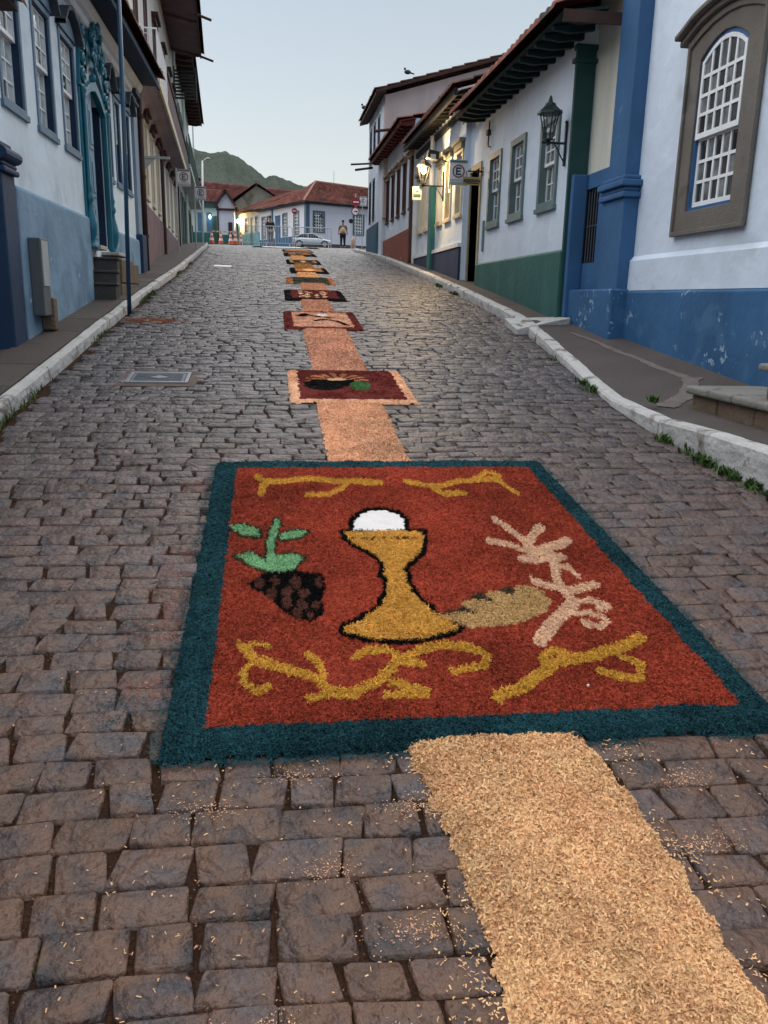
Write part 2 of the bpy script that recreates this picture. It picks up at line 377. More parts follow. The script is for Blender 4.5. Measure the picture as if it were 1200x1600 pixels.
# setts laid in rows across the street, every one with its own outline, height and tilt
sett_m = mat('sett_stone', (.079, .068, .075), .45, .34, 4.5, .95, 30, .5, tone=.45, fine=.5, dirt=((.175, .090, .054), 9.0, .30, 7.0, .5), bd=.03, big=(9, .05))
rs = random.Random(3)
def rowline(y0, amp, ph):
    return lambda x: y0+amp*math.sin(x*1.9+ph)+amp*.6*math.sin(x*4.3+ph*2.1)
stones = []
y = -.6; prev = rowline(y, .012, 0)
while y < 51.5:
    d = rs.uniform(.10, .132); y2 = y+d; ph = y*.9+rs.uniform(-.3, .3); nxt = rowline(y2, .014, ph)
    a, b = float(kl(y))+.015, float(kr(y))-.015
    if y > 38: a, b = -9., 11.
    x = a+rs.uniform(-.0, .1)
    while x < b-.04:
        w = rs.choice((rs.uniform(.135, .165), rs.uniform(.16, .195), rs.uniform(.19, .23)))
        if x+w > b-.07: w = b-x
        g = rs.uniform(.002, .004) if rs.random() < .7 else rs.uniform(.005, .011); g2 = rs.uniform(.001, .0035) if rs.random() < .85 else .006
        sk = rs.uniform(-.02, .02)
        q = [(x+g+sk, prev(x)+g2), (x+w-g+sk*.3, prev(x+w)+g2), (x+w-g-sk+rs.uniform(-.006, .006), nxt(x+w)-g2), (x+g-sk*.3, nxt(x)-g2+rs.uniform(-.004, .002))]
        stones.append((q, rs.uniform(-.005, .005), rs.uniform(-.035, .035), rs.uniform(-.045, .04), rs.random()))
        x += w
    prev = nxt; y = y2
MAN = (-1.25, -.68, 6.93, 7.45)
def sett(q, dz, tx, ty, seed):
    r = random.Random(seed); pts = []
    cx = sum(p[0] for p in q)/4; cy = sum(p[1] for p in q)/4; z0 = G(cy)
    for i in range(4):
        p, a, b = q[i], q[i-1], q[(i+1) % 4]
        ra, rb = r.uniform(.003, .014), r.uniform(.003, .011)
        la = math.hypot(a[0]-p[0], a[1]-p[1]); lb = math.hypot(b[0]-p[0], b[1]-p[1])
        pts.append((p[0]+(a[0]-p[0])*ra/la, p[1]+(a[1]-p[1])*ra/la)); pts.append((p[0]+(b[0]-p[0])*rb/lb, p[1]+(b[1]-p[1])*rb/lb))
    def zz(x, y, d): return z0+(y-cy)*.12+dz+(x-cx)*tx+(y-cy)*ty-d
    V = []
    for x, y in pts: V.append((x, y, z0+(y-cy)*.12-.045))
    for x, y in pts: V.append((x, y, zz(x, y, .005+r.uniform(-.003, .005))))
    for x, y in pts:
        k = .86; V.append((cx+(x-cx)*.945, cy+(y-cy)*.915, zz(x, y, .001+r.uniform(-.003, .003))))
    V.append((cx+r.uniform(-.02, .02), cy, zz(cx, cy, r.uniform(-.004, .002))))
    Fq = []
    for i in range(8):
        j = (i+1) % 8
        Fq += [(i, j, 8+j), (i, 8+j, 8+i), (8+i, 8+j, 16+j), (8+i, 16+j, 16+i), (16+i, 16+j, 24)]
    return V, Fq
def hidden(cx, cy):
    if MAN[0] < cx < MAN[1] and MAN[2] < cy < MAN[3]: return True
    return (-.27 < cx < 1.55 and 2.26 < cy < 4.84) or (.52 < cx < .95 and cy < 2.2)
def seen(cx, cy):
    P = Vector((cx, cy, G(cy)-EYE)); d = P.dot(fwd)
    return d > .1 and abs(P.dot(cr)/d) < .49 and abs(P.dot(cu)/d) < .64
info = []
for s in stones:
    cx = sum(p[0] for p in s[0])/4; cy = sum(p[1] for p in s[0])/4
    if hidden(cx, cy): continue
    info.append((cx*cx+cy*cy if seen(cx, cy) else 1e9, cx, cy, s))
info.sort(key=lambda t: t[0])
for k, (dd, cx, cy, s) in enumerate(info[:300]):
    V, Fq = sett(*s); me = bpy.data.meshes.new('sett'); me.from_pydata([(a-cx, b-cy, c) for a, b, c in V], [], Fq)
    a = me.attributes.new('tone', 'FLOAT', 'POINT'); a.data.foreach_set('value', [s[4]]*25)
    me.materials.append(sett_m); me.shade_smooth(); o = bpy.data.objects.new('sett', me); COL.objects.link(o); o.parent = road; o.location = (cx, cy, 0)
V = []; Fq = []; T = []
for dd, cx, cy, s in info[300:]:
    v, f = sett(*s); b = len(V); V += v; Fq += [(i+b, j+b, k+b) for i, j, k in f]; T += [s[4]]*25
rest = npmesh('setts', V, Fq, sett_m, road, tone=T, kind='stuff'); rest.data.shade_smooth()

# ---------------------------------------------------------------- kerbs and pavements
def strip(path, name, m, w, h, step=.35, gap=0, side=1, seed=1, cast=None):
    """painted kerb stones laid end to end along path(y); side=+1 grows to +x"""
    r = random.Random(seed); y = path[0]; y1 = path[1]; xf = path[2]; out = []
    while y < y1:
        l = r.uniform(step*.8, step*1.3); hh = [h(y)+r.uniform(-.006, .006), h(y+l)+r.uniform(-.006, .006)]; j = r.uniform(-.005, .005)
        out.append((y, y+l, float(xf(y))+j, float(xf(y+l))+j, hh)); y += l
    return out
def kerb(name, segs, side, w, tops):
    for k, (ya, yb, xa, xb, hh) in enumerate(segs):
        b = MB(); e = .014; g = .003; r = random.Random(k)
        n = 4
        prof = [(0, -.12), (0, None, -.07), (.004, None, -.022), (.02, None, -.003), (.05, None, 0), (w-.01, None, 0), (w, -.12)]
        P = []; rows = []
        for i in range(n+1):
            t = i/n; yy = ya+g+(yb-ya-2*g)*t; xx = xa+(xb-xa)*t; top = hh[0]+(hh[1]-hh[0])*t+r.uniform(-.003, .003)
            for q in prof:
                z = G(yy)+(q[1] if q[1] is not None else top+q[2]); P.append((xx+side*(q[0]+r.uniform(-.0025, .0025)), yy, z))
        c = len(prof); F_ = [(i*c+j, i*c+j+1, (i+1)*c+j+1, (i+1)*c+j) for i in range(n) for j in range(c-1)]+[tuple(range(c))[::-1], tuple(n*c+i for i in range(c))]
        b.add(P, F_); o = b.build('kerb_stone', kerb_m, name, smooth=False)
        if k > 60: pass
kL = bpy.data.objects.new('kerb_left', None); COL.objects.link(kL); kL['kind'] = 'structure'; WL['kerb_left'] = Vector()
kR = bpy.data.objects.new('kerb_right', None); COL.objects.link(kR); kR['kind'] = 'structure'; WL['kerb_right'] = Vector()
hl = lambda y: float(np.interp(y, [0, 12, 30, 60], [.105, .10, .10, .09])); hr = lambda y: float(np.interp(y, [0, 4, 4.6, 5.3, 6, 6.8, 7.6, 8.6, 9.7, 10.3, 20, 40], [.30, .27, .235, .14, .05, .035, .05, .08, .11, .12, .12, .1]))
hw_ = lambda y: float(np.interp(y, [0, 5, 6, 7, 8.6, 9.5, 10.3, 40], [.32, .30, .27, .24, .17, .13, .12, .1]))
kerb(kL, strip((-1, 46, kl), '', None, .12, hl, .85, seed=4), -1, .09, 0)
kerb(kR, strip((1.5, 9.6, kr), '', None, .12, hr, .75, seed=5), 1, .125, 0)
kerb(kR, strip((9.75, 37, kr), '', None, .12, hr, .7, seed=6), 1, .13, 0)
def pavement(name, ya, yb, xin, xout, h, m=pave_m, n=9, hb=None):
    yy = np.arange(ya, yb+.01, .35); V = []
    for y in yy:
        a, b = float(xin(y)), float(xout(y))
        for i in range(n):
            x = a+(b-a)*i/(n-1); hq = h(y) if not hb else h(y)+(hb(y)-h(y))*(i/(n-1))**2; V.append((x, y, G(y)+hq-.008+.007*mn.noise((x*2.3, y*1.4, 1))))
    o = npmesh(name, V, gridfaces(len(yy), n), m, kind='structure'); o.data.shade_smooth(); return o
pavement('pavement_left', -1, 16.3, lambda y: kl(y)-.075, lambda y: -2.42, hl)
pavement('pavement_left_upper', 16.2, 48, lambda y: kl(y)-.11, lambda y: -2.5-.056*(max(y, 16)-16), hl)
pv = pavement('pavement_right', 1.5, 10.3, lambda y: kr(y)+.105, lambda y: 4.0, hr, hb=hw_)
pavement('pavement_right_upper', 9.8, 38, lambda y: min(float(kr(y)), 3.3)+.11, lambda y: 3.75, lambda y: .115)
# flags of the left pavement: thin slabs with open joints
flag_m = mat('pavement_flag', (.078, .062, .056), .72, .2, 2, .35, 50, .3, tone=.2, fine=.25)
pl = bpy.data.objects['pavement_left']; fy = 3.0; rf = random.Random(9)
while fy < 16:
    l = rf.uniform(.7, 1.05); b = MB(); x0, x1 = -2.345, -1.925
    yb_ = min(fy+l, 16.1)-.008
    b.add([(x0, fy, G(fy)+hl(fy)-.02), (x1, fy, G(fy)+hl(fy)-.02), (x1, yb_, G(yb_)+hl(yb_)-.02), (x0, yb_, G(yb_)+hl(yb_)-.02),
           (x0, fy, G(fy)+hl(fy)+.006), (x1, fy, G(fy)+hl(fy)+.006), (x1, yb_, G(yb_)+hl(yb_)+.006+rf.uniform(-.003, .003)), (x0, yb_, G(yb_)+hl(yb_)+.006)],
          [(4, 5, 6, 7), (0, 1, 5, 4), (1, 2, 6, 5), (2, 3, 7, 6), (3, 0, 4, 7)], rf.random())
    b.t = [rf.random()]*len(b.v); o = b.build('flagstone', flag_m, pl); a = o.data.attributes.new('tone', 'FLOAT', 'POINT') if 'tone' not in o.data.attributes else o.data.attributes['tone']
    a.data.foreach_set('value', b.t); fy += l
# cement repair band across the right pavement and the pale ramp slab where the next pavement starts
cem = mat('cement_patch', (.15, .125, .12), .85, .15, 8, .4, 60, .2)
def ribbon(name, pts, w, m, dz, parent=None, **k):
    V = []; pp = []
    for (a_, b_), (c_, d_) in zip(pts[:-1], pts[1:]):
        for k_ in range(6): pp.append((a_+(c_-a_)*k_/6+rnd.uniform(-.008, .008), b_+(d_-b_)*k_/6))
    pts = pp+[pts[-1]]
    for i, (x, y) in enumerate(pts):
        q = pts[min(i+1, len(pts)-1)]; p = pts[max(i-1, 0)]; d = Vector((q[0]-p[0], q[1]-p[1])).normalized(); n = Vector((-d.y, d.x)); ww = w*(.75+.5*rnd.random())
        for s in (-1, 1):
            xx, yy_ = x+n.x*ww*s, y+n.y*ww*s; f_ = (xx-float(kr(yy_))-.14)/(4.0-float(kr(yy_))-.14); V.append((xx, yy_, G(yy_)+hr(yy_)+(hw_(yy_)-hr(yy_))*f_*f_+dz-.008+.007*mn.noise((xx*2.3, yy_*1.4, 1))))
    return npmesh(name, V, [(2*i, 2*i+1, 2*i+3, 2*i+2) for i in range(len(pts)-1)], m, parent, **k)
ribbon('cement_band', [(3.42, 9.35), (3.5, 8.9), (3.52, 8.4), (3.56, 7.9), (3.57, 7.4), (3.6, 6.95), (3.62, 6.8)], .032, cem, .006, pv)
ribbon('cement_patch', [(3.62, 6.82), (3.48, 6.55), (3.32, 6.35), (3.15, 6.2), (3.05, 6.1)], .075, cem, .009, pv)
b = MB(); b.hexa([(2.88, 9.72, G(9.72)), (3.62, 9.95, G(9.95)), (3.6, 10.42, G(10.4)), (2.93, 10.45, G(10.45)), (2.88, 9.72, G(9.72)+.075), (3.62, 9.95, G(9.95)+.19), (3.6, 10.42, G(10.4)+.135), (2.93, 10.45, G(10.45)+.10)])
b.build('ramp_slab', kerb_m, None, bevel=.01, kind='structure')

# ---------------------------------------------------------------- sawdust carpets
def sawm(name, c, tone=.4, rough=.95): return mat('sawdust_'+name, c, rough, .12, 9, .7, 130, .08, tone=tone)
SM = dict(teal=sawm('teal', (.020, .072, .088), .7), red=sawm('red', (.37, .058, .031), .62), gold=sawm('gold', (.78, .40, .08), .35), black=sawm('black', (.006, .005, .005), .3),
          white=mat('white_powder', (.80, .76, .74), .9, .03, 9, .3, 90, .1), bread=sawm('bread', (.64, .40, .17), .3), pink=sawm('pink', (.92, .57, .37), .3), scroll=sawm('scroll', (.76, .39, .06), .35),
          green=sawm('green', (.27, .54, .27), .3), twig=sawm('twig', (.075, .05, .03), .5), grape=sawm('grape', (.13, .048, .035), .4), tan=sawm('tan', (1.0, .56, .29), .36),
          maroon=sawm('maroon', (.17, .03, .026), .4), orange=sawm('orange', (.52, .22, .09), .3), darkgreen=sawm('dark_green', (.045, .06, .045), .5), peach=sawm('peach', (.95, .50, .30), .4), rose=sawm('rose', (.78, .40, .26), .35),
          leaf=sawm('leaf', (.06, .15, .05), .4), yellow=sawm('yellow', (.52, .28, .12), .3))
RUG = json.loads('''{"polys":{"chalice":[[0.331,3.788],[0.523,3.805],[0.711,3.774],[0.69,3.654],[0.654,3.53],[0.61,3.464],[0.57,3.41],[0.545,3.37],[0.559,3.337],[0.56,3.306],[0.548,3.232],[0.561,3.159],[0.584,3.061],[0.622,2.979],[0.66,2.914],[0.693,2.863],[0.676,2.84],[0.614,2.808],[0.537,2.785],[0.439,2.773],[0.357,2.79],[0.278,2.829],[0.247,2.861],[0.259,2.896],[0.318,2.934],[0.368,2.986],[0.421,3.056],[0.451,3.136],[0.463,3.207],[0.467,3.281],[0.45,3.318],[0.474,3.363],[0.474,3.421],[0.454,3.488],[0.405,3.576],[0.354,3.66],[0.332,3.724]],"host":[[0.371,3.81],[0.385,3.918],[0.419,4.013],[0.472,4.055],[0.556,4.061],[0.626,4.024],[0.641,3.938],[0.627,3.801]],"bread":[[0.619,2.967],[0.71,2.969],[0.787,2.965],[0.746,3.017],[0.734,3.052],[0.8,3.076],[0.882,3.058],[0.856,3.115],[0.886,3.15],[0.968,3.1],[0.992,3.136],[1.004,3.179],[1.075,3.181],[1.115,3.129],[1.116,3.037],[1.077,2.967],[0.992,2.907],[0.905,2.875],[0.812,2.858],[0.711,2.857],[0.66,2.914]],"dark1":[[0.661,2.982],[0.745,3.012],[0.802,2.974],[0.786,2.96],[0.709,2.964]],"dark2":[[0.772,3.1],[0.841,3.135],[0.886,3.071],[0.874,3.05],[0.812,3.07]],"dark3":[[0.904,3.141],[0.977,3.18],[0.99,3.136],[0.967,3.095],[0.918,3.114]],"leaf1":[[-0.22,3.879],[-0.156,3.904],[-0.078,3.827],[-0.074,3.74],[-0.152,3.761],[-0.199,3.824]],"leaf2":[[0.01,3.747],[0.074,3.821],[0.157,3.787],[0.095,3.722],[0.027,3.702]],"leaf3":[[-0.181,3.55],[-0.103,3.563],[-0.048,3.478],[-0.031,3.366],[-0.114,3.442]],"leaf4":[[-0.079,3.399],[-0.032,3.51],[0.068,3.556],[0.127,3.503],[0.072,3.383],[-0.018,3.359]],"grapes":[[-0.116,3.26],[-0.045,3.351],[0.051,3.377],[0.186,3.334],[0.207,3.22],[0.18,3.11],[0.187,3.004],[0.127,2.928],[0.068,2.966],[0.007,3.053],[-0.031,3.148],[-0.082,3.192]]},"strokes":{"wheat":[[[[1.114,3.917],[1.154,3.763],[1.192,3.618]],[0.0201,0.0489]],[[[1.323,3.824],[1.252,3.726],[1.192,3.618]],[0.0174,0.0418]],[[[1.013,3.656],[1.097,3.606],[1.174,3.514]],[0.0154,0.0362]],[[[1.398,3.641],[1.299,3.583],[1.186,3.513]],[0.0194,0.0451]],[[[1.109,3.445],[1.189,3.441],[1.311,3.464]],[0.0174,0.039]],[[[1.275,3.569],[1.241,3.369],[1.21,3.238],[1.2,3.139]],[0.0201,0.0427]],[[[1.241,3.369],[1.298,3.353],[1.308,3.259]],[0.011,0.0241]],[[[1.1,3.231],[1.147,3.191],[1.208,3.127],[1.363,3.18]],[0.0172,0.0355]],[[[1.208,3.127],[1.205,3.022],[1.113,2.917],[1.032,2.818],[0.961,2.726]],[0.0226,0.0439]],[[[1.209,3.033],[1.294,3.045],[1.344,2.996],[1.293,2.968]],[0.0134,0.0265]],[[[1.142,2.937],[1.252,2.935],[1.29,2.875],[1.24,2.816],[1.196,2.86]],[0.0118,0.0226]],[[[1.192,3.618],[1.165,3.442]],[0.0248,0.0558]]],"scroll":[[[[0.726,2.396],[0.835,2.458],[0.939,2.549],[1.015,2.599],[1.134,2.623],[1.259,2.679],[1.374,2.738]],[0.0165,0.0291]],[[[1.233,2.616],[1.289,2.568],[1.255,2.469],[1.186,2.479],[1.129,2.519]],[0.0123,0.0207]],[[[0.962,2.634],[1.009,2.67],[1.035,2.656]],[0.0109,0.0197]],[[[0.942,2.617],[0.949,2.548]],[0.0124,0.0215]],[[[-0.127,2.786],[-0.084,2.677],[-0.007,2.632],[0.069,2.587],[0.132,2.544],[0.181,2.466],[0.243,2.453],[0.324,2.502],[0.389,2.585],[0.432,2.644],[0.507,2.614]],[0.0137,0.0235]],[[[-0.126,2.775],[-0.075,2.787],[-0.035,2.759]],[0.008,0.0154]],[[[-0.095,2.658],[-0.115,2.599],[-0.102,2.523],[-0.06,2.492],[-0.023,2.517]],[0.0105,0.0185]],[[[0.112,2.696],[0.147,2.621],[0.153,2.524]],[0.0133,0.0241]],[[[0.105,2.427],[0.18,2.457]],[0.0115,0.0198]],[[[0.358,2.436],[0.434,2.439],[0.491,2.43]],[0.0106,0.018]],[[[0.379,2.508],[0.439,2.476],[0.494,2.448]],[0.0118,0.0203]],[[[0.275,2.675],[0.314,2.715],[0.384,2.721],[0.419,2.676],[0.412,2.584]],[0.0116,0.0216]],[[[0.439,2.654],[0.524,2.712],[0.624,2.735],[0.712,2.7],[0.746,2.644],[0.719,2.584],[0.647,2.568],[0.605,2.561]],[0.0116,0.0209]],[[[-0.107,4.589],[-0.052,4.508],[0.036,4.507],[0.181,4.557],[0.305,4.512],[0.43,4.499],[0.592,4.485]],[0.0126,0.0375]],[[[-0.052,4.508],[-0.077,4.319]],[0.017,0.0482]],[[[0.431,4.509],[0.368,4.397],[0.291,4.3],[0.17,4.293]],[0.0103,0.029]],[[[0.74,4.492],[0.823,4.438],[0.907,4.395],[1.036,4.486],[1.155,4.511],[1.275,4.536],[1.305,4.402],[1.332,4.299]],[0.0122,0.0351]],[[[0.87,4.396],[0.921,4.284],[1.033,4.306]],[0.0124,0.0342]],[[[1.154,4.549],[1.249,4.66],[1.309,4.591],[1.268,4.509]],[0.0087,0.0252]]],"stem":[[[[0.006,3.911],[-0.02,3.719],[-0.025,3.477]],[0.0178,0.0442]]]},"berries":[[[-0.07,3.263],[0.029,0.064]],[[-0.002,3.274],[0.0266,0.0587]],[[0.082,3.261],[0.0319,0.0702]],[[0.173,3.257],[0.0241,0.0527]],[[-0.018,3.17],[0.0258,0.0554]],[[0.047,3.177],[0.0285,0.0614]],[[0.114,3.163],[0.0286,0.061]],[[0.043,3.085],[0.0253,0.053]],[[0.102,3.061],[0.0277,0.0576]],[[0.156,3.063],[0.0228,0.0473]],[[0.081,2.997],[0.0247,0.0504]],[[0.13,2.977],[0.0185,0.0375]]]}''')
rg = np.random.RandomState(11)
def noise2(x, y, s, seed=0):
    """cheap smooth value noise on arrays"""
    x = x*s+seed*17.3; y = y*s+seed*9.1; xi = np.floor(x).astype(int); yi = np.floor(y).astype(int); fx = x-xi; fy = y-yi
    fx = fx*fx*(3-2*fx); fy = fy*fy*(3-2*fy)
    h = lambda a, b: ((np.sin(a*127.1+b*311.7)*43758.5453) % 1)
    return (h(xi, yi)*(1-fx)+h(xi+1, yi)*fx)*(1-fy)+(h(xi, yi+1)*(1-fx)+h(xi+1, yi+1)*fx)*fy
def inpoly(x, y, P):
    P = np.array(P); r = np.zeros(len(x), bool); j = len(P)-1
    for i in range(len(P)):
        a, b = P[i], P[j]
        if a[1] != b[1]:
            r ^= ((a[1] > y) != (b[1] > y)) & (x < (b[0]-a[0])*(y-a[1])/(b[1]-a[1])+a[0])
        j = i
    return r
def dpath(x, y, P, close=False, sx=1, sy=1):
    P = [(p[0]*sx, p[1]*sy) for p in P]; x = x*sx; y = y*sy; d = np.full(len(x), 9.)
    for i in range(len(P) if close else len(P)-1):
        a, b = P[i], P[(i+1) % len(P)]; dx, dy = b[0]-a[0], b[1]-a[1]; l = dx*dx+dy*dy+1e-9
        t = np.clip(((x-a[0])*dx+(y-a[1])*dy)/l, 0, 1); d = np.minimum(d, np.hypot(x-a[0]-t*dx, y-a[1]-t*dy))
    return d
RX0, RX1, RY0, RY1 = -.345, 1.645, 2.19, 4.90
C_NAMES = ['', 'border', 'field', 'chalice', 'outline', 'host', 'bread', 'bread_dark_patch', 'wheat_ear', 'near_left_scroll', 'near_right_scroll', 'far_left_scroll', 'far_right_scroll', 'leaf', 'leaf_outline', 'grape_base', 'grape', 'bread_dark_patch', 'bread_dark_patch']  # bread patches and grape base are laid in dark and black sawdust
C_MATS = ['', 'teal', 'red', 'gold', 'black', 'white', 'bread', 'twig', 'pink', 'scroll', 'scroll', 'scroll', 'scroll', 'green', 'twig', 'black', 'grape', 'twig', 'twig']
def classify(x, y):
    n1 = (noise2(x, y, 80, 1)-.5)*.013+(noise2(x, y, 20, 2)-.5)*.011; n2 = (noise2(x, y, 80, 3)-.5)*.016+(noise2(x, y, 20, 4)-.5)*.011
    x = x+n1; y = y+n2; c = np.zeros(len(x), int)
    c[(x > RX0) & (x < RX1) & (y > RY0) & (y < RY1)] = 1
    c[(x > RX0+.125) & (x < RX1-.115) & (y > RY0+.118) & (y < RY1-.15)] = 2
    for s in RUG['strokes']['scroll']:
        m = dpath(x, y, s[0], False, 1/s[1][0], 1/s[1][1]) < 1.1; cx = np.mean([p[0] for p in s[0]]); cy = np.mean([p[1] for p in s[0]])
        c[m & (c == 2)] = (9 if cx < .95 else 10) if cy < 3.5 else (11 if cx < .5 else 12)
    for s in RUG['strokes']['wheat']: c[(dpath(x, y, s[0], False, 1/s[1][0], 1/s[1][1]) < .9) & (c == 2)] = 8
    P = RUG['polys']
    for k, q in (('dark1', 7), ('dark2', 17), ('dark3', 18)): c[inpoly(x, y, P[k])] = q
    c[inpoly(x, y, P['bread'])] = 6
    L = [P[k] for k in ('leaf1', 'leaf2', 'leaf3', 'leaf4')]; st = RUG['strokes']['stem'][0]
    ds = dpath(x, y, st[0], False, 1/st[1][0], 1/st[1][1])
    for l in L: c[(dpath(x, y, l, True, 1, .6) < .013) & (c == 2)] = 14
    c[(ds < 1.5) & (c == 2)] = 14
    for l in L: c[inpoly(x, y, l)] = 13
    c[ds < .9] = 13
    c[inpoly(x, y, P['grapes'])] = 15
    for b, h in RUG['berries']: c[((x-b[0])/h[0])**2+((y-b[1])/h[1])**2 < .62] = 16
    near = np.interp(y, [2.7, 3.9], [.020, .028])
    for k in ('chalice', 'host'): c[(dpath(x, y, P[k], True, 1, .62) < near*.62+.005) & ((c == 2) | (c == 7) | (c > 16))] = 4
    c[inpoly(x, y, P['chalice'])] = 3; c[inpoly(x, y, P['host'])] = 5
    rim = (np.abs(y-(3.70+.0*(x))) < .009) & (x > .345) & (x < .69) & (noise2(x, y, 30, 8) > .35); c[rim & (c == 3)] = 4
    return c
def chips(x, y, zb, L, Wd, tilt=.45, seed=0, bend=.25, lay=1.0):
    """flat curved shavings as two quads each; returns verts and faces"""
    n = len(x); r = np.random.RandomState(seed); a = r.uniform(0, 2*np.pi, n); L = L*r.uniform(.5, 1.5, n); w = Wd*r.uniform(.5, 1.4, n)
    p = r.normal(0, tilt, n); ro = r.normal(0, tilt*1.3, n)
    dx, dy, dz = np.cos(a)*np.cos(p), np.sin(a)*np.cos(p), np.sin(p)
    sx, sy, sz = -np.sin(a)*np.cos(ro), np.cos(a)*np.cos(ro), np.sin(ro)
    V = np.zeros((n, 6, 3), np.float32); bz = r.uniform(-.2, 1, n)*bend*L
    for k, t in enumerate((-.5, 0, .5)):
        for e, q in enumerate((-.5, .5)):
            V[:, k*2+e, 0] = x+dx*L*t+sx*w*q; V[:, k*2+e, 1] = y+dy*L*t+sy*w*q; V[:, k*2+e, 2] = zb+dz*L*t+sz*w*q+(bz if k == 1 else 0)+.12*(dy*L*t+sy*w*q)
    i = np.arange(n)*6; Fq = np.concatenate([np.stack([i, i+1, i+3, i+2], 1), np.stack([i+2, i+3, i+5, i+4], 1)])
    tone = np.repeat(np.clip(r.normal(.5, .24, n), 0, 1), 6)
    return V.reshape(-1, 3), Fq, tone
def slab(x0, x1, y0, y1, cell, cls, h=.020, seed=0, fall=.03, edge=None):
    """height field of the sawdust, split by class"""
    nx_, ny_ = int((x1-x0)/cell)+1, int((y1-y0)/cell)+1
    gx, gy = np.meshgrid(x0+np.arange(nx_+1)*cell, y0+np.arange(ny_+1)*cell); gx = gx.ravel(); gy = gy.ravel()
    hh = h*(.8+.35*noise2(gx, gy, 9, seed)+.25*noise2(gx, gy, 33, seed+1)+.3*noise2(gx, gy, 110, seed+2))
    if edge is not None: hh *= np.clip(edge(gx, gy)/fall, 0, 1)**.6
    V = np.stack([gx, gy, G(gy)+hh], 1); w = nx_+1
    i = (np.arange(ny_)[:, None]*w+np.arange(nx_)[None]).ravel(); c = cls((gx[i]+cell/2), (gy[i]+cell/2))
    return V, i, w, c, np.clip(.15+.55*noise2(gx, gy, 90, seed+5), 0, 1)
def parts_from(root, V, i, w, c, tone, names, mats, CV=None, CF=None, CT=None, CC=None):
    for k in sorted(set(c.tolist()) | (set(CC.tolist()) if CC is not None else set())):
        if k == 0: continue
        q = i[c == k]; Fq = np.stack([q, q+1, q+w+1, q+w], 1)
        used, inv = np.unique(Fq.ravel(), return_inverse=True); v = V[used]; f = inv.reshape(-1, 4); t = tone[used]
        if CC is not None and (CC == k).any():
            m = np.nonzero(CC == k)[0]; vi = (m[:, None]*6+np.arange(6)).ravel(); b = len(v); j = np.arange(len(m))*6+b
            v = np.concatenate([v, CV[vi]]); t = np.concatenate([t, CT[vi]])
            f = np.concatenate([f, np.stack([j, j+1, j+3, j+2], 1), np.stack([j+2, j+3, j+5, j+4], 1)])
        t = np.clip(t+(noise2(v[:, 0], v[:, 1], 2.3, 31)-.5)*.45+(noise2(v[:, 0], v[:, 1], 7, 32)-.5)*.3, 0, 1)
        npmesh(names[k], v, f, SM[mats[k]], root, tone=t)
def edgebox(x0, x1, y0, y1):
    return lambda x, y: np.minimum(np.minimum(x-x0, x1-x), np.minimum(y-y0, y1-y))+(noise2(x, y, 40, 6)-.5)*.012

# the big carpet with the chalice
big = thing('sawdust_carpet', 'largest sawdust carpet with a gold chalice on red inside a dark teal border', 'carpet', (.65, 3.5, G(3.5)), 'sawdust carpets laid up the street')
V, i, w, c, tn = slab(RX0-.02, RX1+.02, RY0-.02, RY1+.02, .0085, classify, .021, 1, .035, edgebox(RX0, RX1, RY0, RY1))
n = 215000; cy_ = RY0+(RY1-RY0)*rg.uniform(0, 1, n)**1.45; cx_ = rg.uniform(RX0-.004, RX1+.004, n)
cc = classify(cx_, cy_); e = edgebox(RX0, RX1, RY0, RY1)(cx_, cy_)
zc = G(cy_)+.021*(.95+.35*noise2(cx_, cy_, 9, 1)+.25*noise2(cx_, cy_, 33, 2))*np.clip(e/.035, 0, 1)**.6+rg.uniform(-.002, .003, n)
CV, CF, CT = chips(cx_, cy_, zc, .0135, .0028, .58, 5)
zlift = np.where(cc > 2, .005, 0.); CV[:, 2] += np.repeat(zlift, 6); keep = (cc != 5); cc = np.where(keep, cc, 0)
parts_from(big, V, i, w, c, tn, C_NAMES, C_MATS, CV, CF, CT, cc)
MB().ball((1.05, 2.44, G(2.44)+.03), .0065, 6, 4).build('pebble', SM['white'], big)

# tan strips that join the carpets
def strip_carpet(label, outline_l, outline_r, y0, y1, nchips, L, Wd, cell, seed, m='tan'):
    root = thing('sawdust_strip', label, 'sawdust strip', ((outline_l(y0)+outline_r(y0))/2, (y0+y1)/2, G((y0+y1)/2)), 'tan sawdust strips that join the carpets')
    xa = min(outline_l(t) for t in np.linspace(y0, y1, 9))-.03; xb = max(outline_r(t) for t in np.linspace(y0, y1, 9))+.03
    vl = np.vectorize(outline_l); vr = np.vectorize(outline_r)
    ed = lambda x, y: np.minimum(np.minimum(x-vl(y), vr(y)-x), np.minimum(y-y0, y1-y))+(noise2(x, y, 25, seed)-.5)*.028
    V, i, w, c, tn = slab(xa, xb, y0-.01, y1+.01, cell, lambda x, y: (ed(x, y) > -.004).astype(int), .018, seed, .04, ed)
    x = rg.uniform(xa, xb, nchips*2); y = rg.uniform(y0-.01, y1+.01, nchips*2); k = ed(x, y) > -.004; x, y = x[k][:nchips], y[k][:nchips]
    z = G(y)+.018*(.95+.35*noise2(x, y, 9, seed)+.25*noise2(x, y, 33, seed+1))*np.clip(ed(x, y)/.04, 0, 1)**.6+rg.uniform(-.001, .005, len(x))
    CV, CF, CT = chips(x, y, z, L, Wd, .6, seed+1, .35)
    k = len(x)//2; C2, F2, T2 = chips(x[:k]+.004, y[:k]+.003, z[:k]+.001, L*.5, Wd*.5, .6, seed+2, .2)
    CV = np.concatenate([CV, C2]); CT = np.concatenate([CT, T2*.8])
    parts_from(root, V, i, w, c, tn, ['', 'shavings'], ['', m], CV, CF, CT, np.ones(len(x)+k, int))
    return root
il = lambda ys_, xs_: (lambda y: float(np.interp(y, ys_, xs_)))
